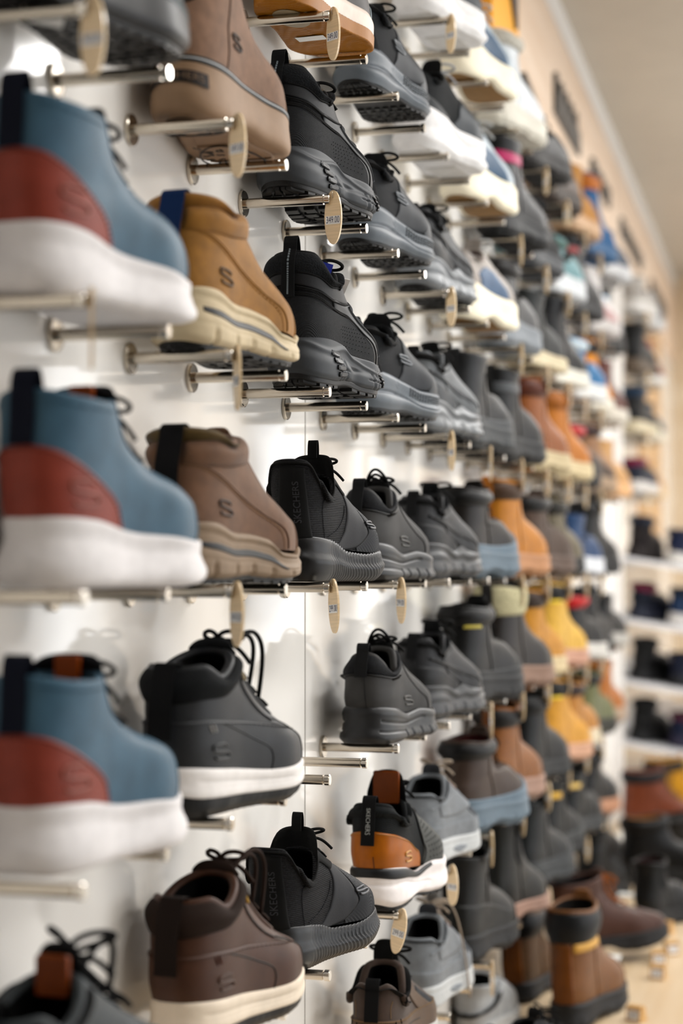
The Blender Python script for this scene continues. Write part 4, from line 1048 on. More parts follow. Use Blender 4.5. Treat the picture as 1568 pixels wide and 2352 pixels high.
# ------------------------------------------------------------------ boots further along the wall
def boot(up, sole_c, h=.19, collar=None, lin_c='#1c1a19', rand=None, strap_c=None, lace=None, gore=None, toe=None, wedge=0, fur=None, furv=.8, colv=.72, strip=None, band=None, panel=None, L=.285, wide=1.0, kind='leather', th=None, lug=True, label=None, heel=0.0, rough=None):
    def deep(c):
        if not c: return c
        v = [int(c[i:i + 2], 16) for i in (1, 3, 5)]
        k = 1 if max(v) - min(v) > 22 else .62 if sum(v) < 260 else .8 if sum(v) < 340 else 1
        return '#%02x%02x%02x' % tuple(int(x * k) for x in v)
    up, sole_c, collar, rand, strap_c, panel, gore = map(deep, (up, sole_c, collar, rand, strap_c, panel, gore))
    t0 = (.040 if th is None else th)
    s = Shoe(L=L, th=t0 + wedge, tb=t0 - .008 + wedge * .4, tt=t0 - .008 + wedge * .3, spring=.010, wide=wide, lug=.0057 if lug else 0, vs=.62,
             back=[(0, .010, t0 + wedge), (.2, .001, t0 + wedge + .03), (.45, .004, .55 * h), (.75, .006, .80 * h), (1, .002, h - .004)],
             front=[(0, L, t0 - .008 + wedge * .3), (.05, L + .001, t0 + .004 + wedge * .3), (.11, L - .009, t0 + .020 + wedge * .3), (.20, L - .042, t0 + .038 + wedge * .3), (.34, L - .092, t0 + .060 + wedge * .3),
                    (.50, L - .130, min(.62 * h, t0 + .095)), (.72, L - .153, .80 * h), (1, L - .158, h)],
             cw=[(0, .037), (.7, .037), (1, .042)], top=[(0, 0), (.5, -.006), (1, .002)])
    um = mat(kind, up, rough=rough)
    s.upper(um, mat('fabric', lin_c), th=.007, nu=64, nv=28)
    if rand: s.patch('rand', mat('rubber', rand, rough=.55), -.5, .5, -.02, [(-.5, .23), (-.42, .20), (-.33, .10), (-.2, .07), (0, .09), (.2, .07), (.33, .10), (.42, .20), (.5, .23)], h=.003, edge=.02, nu=90)
    if toe: s.patch('toe_cap', mat(kind, toe), .40, .60, -.01, [(.40, .05), (.45, .15), (.5, .19), (.55, .15), (.60, .05)], h=.002, nu=26)
    if panel: s.patch('quarter_panel', mat(kind, panel), -.34, .34, -.02, [(-.34, .06), (-.2, .34), (0, .44), (.2, .34), (.34, .06)], h=.002, edge=.03, nu=60)
    if collar: s.patch('collar', mat('leather', collar, rough=.45), -.46, .46, [(-.46, colv + .03), (0, colv), (.46, colv + .03)], [(-.46, .985), (0, .99), (.46, .985)], h=.0015, puff=.007, edge=.03, nu=70)
    if band: s.patch('collar_band', mat('leather', band), -.47, .47, .66, .80, h=.002, edge=.06, nu=60, nv=8)
    if fur: s.patch('fur_cuff', mat('fleece', fur), -.5, .5, furv, 1.0, h=.005, puff=.005, edge=.03, nu=80)
    if gore: s.patch('elastic_panel', mat('knit', gore), .20, .30, [(.20, .55), (.25, .40), (.30, .55)], .97, h=.0015, both=True, nu=16)
    s.line(mat(kind, up, rough=.7), [(.37, .0), (.40, .16), (.44, .28), (.5, .33), (.56, .28), (.60, .16), (.63, 0)], r=.0010, h=.0006, name='toe_seam')
    s.line(mat(kind, up, rough=.7), [(.20, .0), (.22, .25), (.25, .5), (.28, .75)], r=.0010, h=.0006, name='side_seam')
    if strap_c: s.strap(mat('leather', strap_c), w=.011, v0=.06 if panel is None else .3, loop=.010, h=.004 if not (collar or fur) else .0115 if fur else .008)
    if lace:
        s.patch('eyestay', um, .41, .455, .36, .96, h=.0022, both=True, nu=12, nv=22)
        s.tongue(um, v0=.5, ext=.014, lean=.05, wid=.06, th=.006)
        s.laces(mat('fabric', lace), n=7, v0=.38, v1=.94, d=.055, h=.0045, r=.0022, loops=1.0)
    if strip: s.patch('heel_strip', mat('leather', strip), -.055, .055, .0, colv + .03, h=.004, edge=.08, nu=14)
    if label and strip: s.patch('brand_label', mat('plain', label), .07, .30, colv - .07, colv + .02, h=.004, edge=.06, nu=24, nv=6)
    elif label: s.patch('brand_label', mat('plain', label), .06, .19, .70, .80, h=.003, edge=.1, nu=14, nv=6)
    sm = mat('rubber', sole_c, rough=.6)
    def D(u, q, X):
        d = -.0012 * np.exp(-((q - .35) / .04) ** 2)
        for c in np.linspace(.08, .95, 11): d = d - .003 * np.exp(-((X - c) / .008) ** 2) * sst((q - .6) / .1)
        return d
    s.sole(sm, lip=[(0, .004), (1, .005)], off=[(0, .003), (.1, .006), (.5, .006), (.85, .008), (1, .003)], D=D, hb=.006 if not heel else .0, arch=.006 + heel, nu=130, nq=16)
    if lug: s.outsole(mat('rubber', sole_c, rough=.65), h=.0055, off=-.002, nx=10, ny=3)
    return s
# ------------------------------------------------------------------ the place: measures in metres, wall of shoes at x = 0, eye height 1.45
EYE = 1.45
PITCH = .180                      # spacing of the pegs along a row
Y0 = 1.425                        # first peg of the numbering
PEG = .106                        # how far a peg stands out
ROWZ = {'Y': .845, 'Z': .634, 'A': .422, 'B': .201, 'C': -.022, 'D': -.240, 'E': -.460, 'F': -.680}
ROWN = {'Y': 'top row', 'Z': 'second row', 'A': 'third row', 'B': 'fourth row', 'C': 'fifth row', 'D': 'sixth row', 'E': 'seventh row', 'F': 'eighth row'}
def yk(k): return Y0 + PITCH * k
CEIL = EYE + 1.52

# ------------------------------------------------------------------ camera
cam = bpy.data.cameras.new('camera'); camo = bpy.data.objects.new('camera', cam); COL.objects.link(camo)
camo.location = (.62, 0, EYE)
camo.rotation_euler = (math.radians(90 + 1.8), 0, math.radians(14.3))
cam.sensor_fit = 'HORIZONTAL'; cam.sensor_width = 24; cam.lens = 4100 / 1568 * 24
cam.dof.use_dof = True; cam.dof.focus_distance = 2.12; cam.dof.aperture_fstop = 2.9
cam.clip_start = .05
SC.camera = camo

# ------------------------------------------------------------------ setting
def struct(name, mb_or_me, m=None, smooth=False):
    me = mb_or_me if m is None else mb_or_me.mesh(name, m, smooth)
    o = link(name, me); o['kind'] = 'structure'; return o
X1, YA, YB = 4.6, -3.2, 9.4
wallm = mat('plain', '#f0ede8', rough=.095, spec=.5, coat=.0, scale=.3)
struct('wall_left', MB().box((-.12, YA, 0), (0, YB, EYE + 1.065)), wallm)
struct('wall_upper', MB().box((-.12, YA, EYE + 1.065), (0, YB, CEIL)), mat('plain', '#cfc9c1', rough=.6))
struct('trim_1', MB().box((0, YA, EYE + 1.065), (.012, 6.27, EYE + 1.440)), mat('wood', '#dcc8b4', rough=.55, col2='#d2b89f', scale=.5))
struct('trim_2', MB().box((0, YA, EYE + 1.442), (.016, YB, CEIL)), mat('plain', '#dad7d3', rough=.5))
struct('trim_3', MB().box((0, 6.29, EYE + 1.065), (.012, YB, EYE + 1.440)), mat('wood', '#dcc8b4', rough=.55, col2='#d2b89f', scale=.5))
for i, y in enumerate((.95, 2.24, 3.53, 4.82)):
    struct('trim_%d' % (4 + i), MB().box((0, y - .001, .6), (.0006, y + .001, EYE + 1.06)), mat('plain', '#8b867e', rough=.5))
struct('floor', MB().box((-.12, YA, -.1), (X1 + .12, YB, 0)), mat('plain', '#b9b6b0', rough=.3))
struct('ceiling', MB().box((-.12, YA, CEIL), (X1 + .12, YB, CEIL + .1)), mat('plain', '#b8ae9f', rough=.9))
struct('wall_front', MB().box((-.12, YA - .12, 0), (X1 + .12, YA, CEIL)), mat('plain', '#9a948c', rough=.7))
gl = bpy.data.materials.new('unseen_window_glass'); gl.use_nodes = True
gn = gl.node_tree; gn.nodes.remove(gn.nodes['Principled BSDF'])
g1, g2, g3 = gn.nodes.new('ShaderNodeBsdfTransparent'), gn.nodes.new('ShaderNodeBsdfGlossy'), gn.nodes.new('ShaderNodeMixShader')
g2.inputs['Roughness'].default_value = .02; g3.inputs[0].default_value = .06
gn.links.new(g1.outputs[0], g3.inputs[1]); gn.links.new(g2.outputs[0], g3.inputs[2]); gn.links.new(g3.outputs[0], gn.nodes['Material Output'].inputs['Surface'])
frame_m = mat('plain', '#dddddb', rough=.4); panel_m = mat('wood', '#d2bfa4', rough=.5, col2='#c4ac8c', scale=.4)
def unseen_window_wall(name, wins, axis, at, thick, lo, hi, m, n0, z0=.35, z1=2.6):
    w = MB(); f4 = lambda a, b, za, zb, o=0., t=thick: w.box(*(((at + o, a, za), (at + o + t, b, zb)) if axis == 'x' else ((a, at + o, za), (b, at + o + t, zb))))
    ys = [lo] + [q for x in wins for q in x] + [hi]
    for i in range(0, len(ys), 2): f4(ys[i], ys[i + 1], 0, CEIL)
    for a, b in wins: f4(a, b, 0, z0); f4(a, b, z1, CEIL)
    struct(name, w, m)
    for i, (a, b) in enumerate(wins):
        def bx(mb, a, b, za, zb, o, t): return mb.box(*(((at + o, a, za), (at + o + t, b, zb)) if axis == 'x' else ((a, at + o, za), (b, at + o + t, zb))))
        o = struct('unseen_window_%d' % (n0 + i), bx(MB(), a, b, z0, z1, .05, .006), gl)
        f = MB()
        for q in ((a, a + .05, z0, z1), (b - .05, b, z0, z1), (a, b, z0, z0 + .05), (a, b, z1 - .05, z1)): bx(f, *q, .02, .07)
        link('unseen_window_frame', f.mesh('unseen_window_frame', frame_m), o)
unseen_window_wall('wall_back', [(.8, 1.1), (1.5, 1.7), (2.0, 2.3), (2.75, 2.9), (3.2, 3.6), (4.0, 4.25)], 'y', YB, .12, -.12, X1 + .12, panel_m, 1, .12, 2.8)  # unseen windows, made narrow and tall to streak the glossy wall with reflections
unseen_window_wall('wall_right', [(2.4, 4.6), (5.4, 7.8)], 'x', X1, .12, YA, YB, mat('plain', '#c9c2b8', rough=.7), 7)  # unseen windows, added and enlarged to light the shoes from the side

# low wooden platform along the foot of the wall
PLZ = EYE - .88
struct('trim_20', MB().box((0, .2, 0), (.400, 9.0, PLZ - .03), .0), mat('plain', '#b7b3ab', rough=.5))
pt = link('display_platform', MB().box((0.001, .2, PLZ - .03), (.412, 9.0, PLZ), .002).mesh('display_platform', mat('wood', '#cdb99c', rough=.35, col2='#bfa684', scale=.6)))
tag(pt, 'long pale wooden display platform along the foot of the wall', 'platform')

# ------------------------------------------------------------------ pegs
chrome = mat('metal', '#c9c0b2', rough=.22)
def peg_parts():
    rod = MB().lathe([(.0045, .0058), (PEG - .008, .0058)], n=24).mesh('rod', chrome, True)
    fl = MB().lathe([(0.0005, .0155), (.0035, .0155), (.0045, .0145), (.0046, .0058)], n=28).mesh('flange', chrome, True)
    cap = MB().lathe([(PEG - .0085, .0058), (PEG - .0082, .0044), (PEG - .0064, .0044), (PEG - .0060, .0064), (PEG - .0008, .0064), (PEG, .0056)], n=24).mesh('end_cap', mat('metal', '#d8d2c8', rough=.16), True)
    for me in (rod, fl, cap):
        me.polygons.foreach_set('use_smooth', [True] * len(me.polygons))
        try: me.set_sharp_from_angle(angle=.6)
        except Exception: pass
    one = MB().lathe([(0.0005, .0155), (.0035, .0155), (.0046, .0058), (PEG - .0085, .0058), (PEG - .0082, .0044), (PEG - .0064, .0044), (PEG - .0060, .0064), (PEG, .0060)], n=16).mesh('shelf_peg', chrome, True)
    one.set_sharp_from_angle(angle=.6)
    return rod, fl, cap, one
ROD, FLA, CAP, ONE = peg_parts()
def peg(row, k, label):
    loc = (0, yk(k), EYE + ROWZ[row])
    if k <= 10:
        e = empty('shelf_peg', loc)
        link('rod', ROD, e); link('flange', FLA, e); link('end_cap', CAP, e)
    else:
        e = link('shelf_peg', ONE, None, loc)
    tag(e, label, 'shelf peg', 'steel pegs on the shoe wall')
    return e

# ------------------------------------------------------------------ price tags
tagwood = mat('oak_tag', '#f2d6ab', rough=.24, spec=.8); paper = mat('plain', '#f1f1f0', rough=.45)
ink = mat('plain', '#252b52', rough=.6)
def tag_parts(price):
    H, W = .062, .0215
    n = 40; pts = []
    for i in range(n):
        t = 2 * PI * i / n
        w = W / 2 * (abs(math.sin(t)) ** .95) * (1 if math.sin(t) >= 0 else -1)
        pts.append((w, -.5 * H * (1 - math.cos(t)) + .010))
    b = MB().prism(pts, 'y', -.0012, .0012).mesh('tag_board', tagwood)
    w = .0185; lab = MB()
    for sy in (-1, 1):
        z0, z1 = -.029, -.0195
        lab.add([(-w / 2, sy * .0014, z0), (w / 2, sy * .0014, z0), (w / 2, sy * .0014, z1), (-w / 2, sy * .0014, z1)], [(0, 1, 2, 3)])
    lab = lab.mesh('price_sticker', paper)
    V, F = text_geo(price); p = np.array(V)[:, :2]; sc = .0165 / np.ptp(p[:, 0]); tx = MB()
    for sy in (-1, 1): tx.add([(q[0] * sc * (-sy), sy * .0016, q[1] * sc * 1.75 - .0243) for q in p], F)
    tx = tx.mesh('price_figures', ink)
    ring = MB().tube([(0, .0028 * math.cos(t), .005 + .0042 * math.sin(t)) for t in np.linspace(0, 2 * PI, 18)[:-1]], .0005, 6, closed=True).mesh('hanging_ring', chrome, True)
    return b, lab, tx, ring
_tags = {}
def price_tag(row, k, label, turn=30, price='349.00', tilt=0, dx=0):
    if price not in _tags: _tags[price] = tag_parts(price)
    b, lab, tx, ring = _tags[price]
    e = empty('price_tag', (PEG + .0035 + dx, yk(k), EYE + ROWZ[row]), (0, math.radians(tilt), math.radians(90 + turn)))
    link('tag_board', b, e); o = link('price_sticker', lab, e); None if k > 8 else link('price_figures', tx, o); link('hanging_ring', ring, e)
    tag(e, label, 'price tag', 'oval wooden price tags on the pegs')
    return e

# ------------------------------------------------------------------ the shoes
_b = {}
def B(key, fn, *a, **k):
    if key not in _b: _b[key] = fn(*a, **k)
    return _b[key]
used = []
def shoe(sh, row, k, name, label, cat, yaw=8, x=.052, dy=-.052, price=None, turn=35, group=None, pegs=True, scale=1.0, zs=1.0, tilt=0, dz=0, hide=()):
    r = place(sh, name, label, cat, (x, yk(k) + dy, EYE + ROWZ[row] + .0062 + dz), yaw, group, scale, zs=zs)
    used.append((row, k, label))
    if pegs:
        if (row, k) not in hide: peg(row, k, 'steel peg under the heel of the ' + label)
        if (row, k + 1) not in hide: peg(row, k + 1, 'steel peg under the forefoot of the ' + label)
    if price: price_tag(row, k, 'oval wooden price tag beneath the ' + label, turn, price, tilt)
    return r

BLUE = B('blue', blue_boot)
BG = 'slate blue boots at the near end'
shoe(BLUE, 'B', -1, 'ankle_boot', 'uppermost slate blue boot with rust heel panel', 'boot', 4.1, x=0.050, dy=-0.015, scale=(0.860,1.030,1.000), group=BG, price='349.00', turn=23)
shoe(BLUE, 'C', -1, 'ankle_boot', 'middle slate blue boot with rust heel panel', 'boot', 4.7, x=0.050, dy=0.007, scale=(0.860,1.030,1.000), group=BG)
shoe(BLUE, 'D', -1, 'ankle_boot', 'lowest slate blue boot with rust heel panel', 'boot', 1.7, x=0.050, dy=-0.005, scale=(0.840,1.030,1.000), group=BG)
shoe(B('dtop', dark_top_boot), 'A', -1, 'ankle_boot', 'brown-grey boot with glossy black piped sole, uppermost left', 'boot', 6.0, x=0.050, dy=-0.050, scale=(0.880,1.000,0.950), price='349.00', turn=80)
shoe(B('slate', slate_low), 'E', -1, 'lace_up_shoe', 'grey lace-up shoe with rust tongue tab, lowest left', 'shoe', 6, scale=(.9, 1.0, .95))

shoe(B('taupe', taupe_boot), 'A', 1, 'ankle_boot', 'taupe suede boot with thick tan sole', 'boot', 0.1, x=0.050, dy=-0.015, scale=(0.880,1.000,0.970), price='349.00', turn=63)
shoe(B('tanch', chukka, '#a07442', '#eedcbc', '#24447a', '#5a3a28', '#b98a58', '#6d5234'), 'B', 1, 'chukka_boot', 'tan nubuck chukka boot with navy heel strap', 'boot', 4.5, x=0.050, dy=-0.024, scale=(0.860,1.000,0.920), price='349.00', turn=34)
shoe(B('brch', chukka, '#7c5d49', '#a08b76', '#1a1d22', '#3a2020', '#b08d70', '#5d4a40', '#6b5733'), 'C', 1, 'chukka_boot', 'brown nubuck chukka boot with black heel strap', 'boot', 5.3, x=0.050, dy=-0.026, scale=(0.860,1.000,0.920), price='349.00', turn=52)
shoe(B('bkhi', hiker_mid, '#3f4144', '#1f2428', '#efebe8', '#1c1f22', '#cfcfcf', '#17181b', '#b8aa90'), 'D', 1, 'ankle_boot', 'black leather lace-up boot with white midsole', 'boot', 6.8, x=0.050, dy=-0.042, scale=(0.870,1.000,0.930))
shoe(B('brhi', hiker_mid, '#634436', '#46342b', '#e9dccb', '#3a2a22', '#6b4034', '#49352b', '#b8923c', '#33302e'), 'E', 1, 'ankle_boot', 'dark brown lace-up boot with cream midsole', 'boot', 5.6, x=0.050, dy=-0.023, scale=(0.870,1.000,0.930))

shoe(B('gum', gum_sneaker), 'Z', 3, 'sneaker', 'grey sneaker with caramel gum sole', 'shoe', 4.4, x=0.050, dy=-0.050, scale=(0.880,1.000,0.950), price='349.00', turn=57)
TH = B('trail', trail_hiker)
shoe(TH, 'A', 3, 'hiking_shoe', 'upper black trail hiker with lugged sole', 'shoe', 3.6, x=0.050, dy=-0.030, scale=(0.860,0.970,0.870), price='349.00', turn=78, group='black trail hikers')
shoe(TH, 'B', 3, 'hiking_shoe', 'lower black trail hiker holding blue cards inside', 'shoe', 1.6, x=0.065, dy=-0.030, scale=(0.840,0.960,0.900), group='black trail hikers')
KN = B('knit', knit_ribbed)
shoe(KN, 'C', 3, 'sneaker', 'black knit slip-on with ribbed sole on eye-level row', 'shoe', 2.9, x=0.063, dy=-0.025, scale=(0.850,0.950,0.940), price='299.00', turn=45, tilt=4, group='black knit slip-ons')
shoe(KN, 'E', 3, 'sneaker', 'black knit slip-on with ribbed sole, lower one', 'shoe', 7.6, x=0.043, dy=-0.050, scale=(0.870,0.980,0.960), group='black knit slip-ons')
peg('D', 3, 'bare steel peg beside the black white-soled boot'); peg('D', 4, 'bare steel peg below the charcoal sneaker on the left')

SS = B('ss', strap_s)
SSG = 'black sneakers with grey side strap'
shoe(SS, 'Z', 5, 'sneaker', 'black strapped sneaker, uppermost of three', 'shoe', 4.0, x=0.050, dy=-0.050, scale=(0.880,0.950,0.900), group=SSG)
shoe(SS, 'A', 5, 'sneaker', 'black strapped sneaker, middle of three', 'shoe', 5.7, x=0.050, dy=-0.050, scale=(0.880,0.950,0.920), group=SSG)
shoe(SS, 'B', 5, 'sneaker', 'black strapped sneaker, lowest of three', 'shoe', 7.3, x=0.050, dy=-0.040, scale=(0.880,0.950,0.920), group=SSG)
CH = B('char', charcoal_low)
shoe(CH, 'C', 5, 'sneaker', 'charcoal leather sneaker on the eye-level row', 'shoe', 2.5, x=0.055, dy=-0.030, scale=(0.870,0.970,0.880), price='299.00', turn=46, group='charcoal sneakers')
shoe(CH, 'D', 5, 'sneaker', 'charcoal leather sneaker above the tan-heeled sneaker', 'shoe', 1.0, x=0.061, dy=-0.030, scale=(0.880,1.000,0.870), group='charcoal sneakers')
shoe(B('tanheel', tan_heel), 'E', 5, 'sneaker', 'charcoal sneaker with tan heel and white sole', 'shoe', 2.7, x=0.071, dy=-0.030, scale=(0.880,1.000,0.950), price='299.00', turn=70, tilt=-12)
shoe(B('brtr', brown_trail), 'F', 5, 'sneaker', 'dark brown suede sneaker at the lower edge', 'shoe', -1.6, x=0.075, dy=-0.030, scale=(0.860,1.000,0.950))

PF = B('plat', platform_sneaker)
shoe(PF, 'Y', 7, 'sneaker', 'black sneaker on chunky white sole, uppermost', 'shoe', 8, price='299.00', turn=52, group='chunky white-soled sneakers')
shoe(PF, 'Z', 7, 'sneaker', 'black sneaker on chunky white sole, second down', 'shoe', 8, group='chunky white-soled sneakers')
shoe(B('runA', runner, '#3a3d41', '#2b2d30', '#85898d', sole2='#1b1c1e'), 'A', 7, 'sneaker', 'black running shoe with pale grey midsole', 'shoe', 3.1, x=0.050, dy=-0.020, scale=(0.900,0.970,0.940), price='299.00', turn=52)
shoe(B('runB', runner, '#6a6d70', '#54575b', '#7d8083', collar='#17181b'), 'B', 7, 'sneaker', 'mid-grey running shoe beside dark shaft boots', 'shoe', 5.6, x=0.050, dy=-0.020, scale=(0.900,0.970,0.940), price='299.00', turn=38)
RN = B('run', runner)
shoe(RN, 'C', 7, 'sneaker', 'black leather runner on the eye-level row', 'shoe', 5.2, x=0.050, dy=-0.020, scale=(0.900,0.970,0.940), group='black leather runners')
shoe(RN, 'D', 7, 'sneaker', 'black leather runner one row below eye level', 'shoe', 6.4, x=0.050, dy=-0.020, scale=(0.900,0.970,0.940), group='black leather runners')
shoe(B('gs', grey_suede), 'E', 7, 'sneaker', 'grey suede sneaker with laces tied', 'shoe', 4.5, x=0.050, dy=-0.010, scale=(0.900,0.970,0.960), price='299.00', turn=60)
shoe(B('gs2', grey_suede, long_lace=True), 'F', 7, 'sneaker', 'grey suede sneaker with one lace hanging loose', 'shoe', 1.2, x=0.050, dy=-0.010, scale=(0.900,0.970,0.960))

CW = B('cw', cream_wedge)
shoe(CW, 'Y', 9, 'sneaker', 'pale blue sneaker on cream wedge, uppermost', 'shoe', 8, group='cream wedge sneakers')
shoe(CW, 'Z', 9, 'sneaker', 'pale blue sneaker on cream wedge, second down', 'shoe', 8, group='cream wedge sneakers')
shoe(B('cw2', cream_wedge, '#a9a29c', '#5b6f8a', '#7a2a2e', '#b8b0aa'), 'A', 9, 'sneaker', 'grey sneaker with maroon lining on cream wedge', 'shoe', 8)

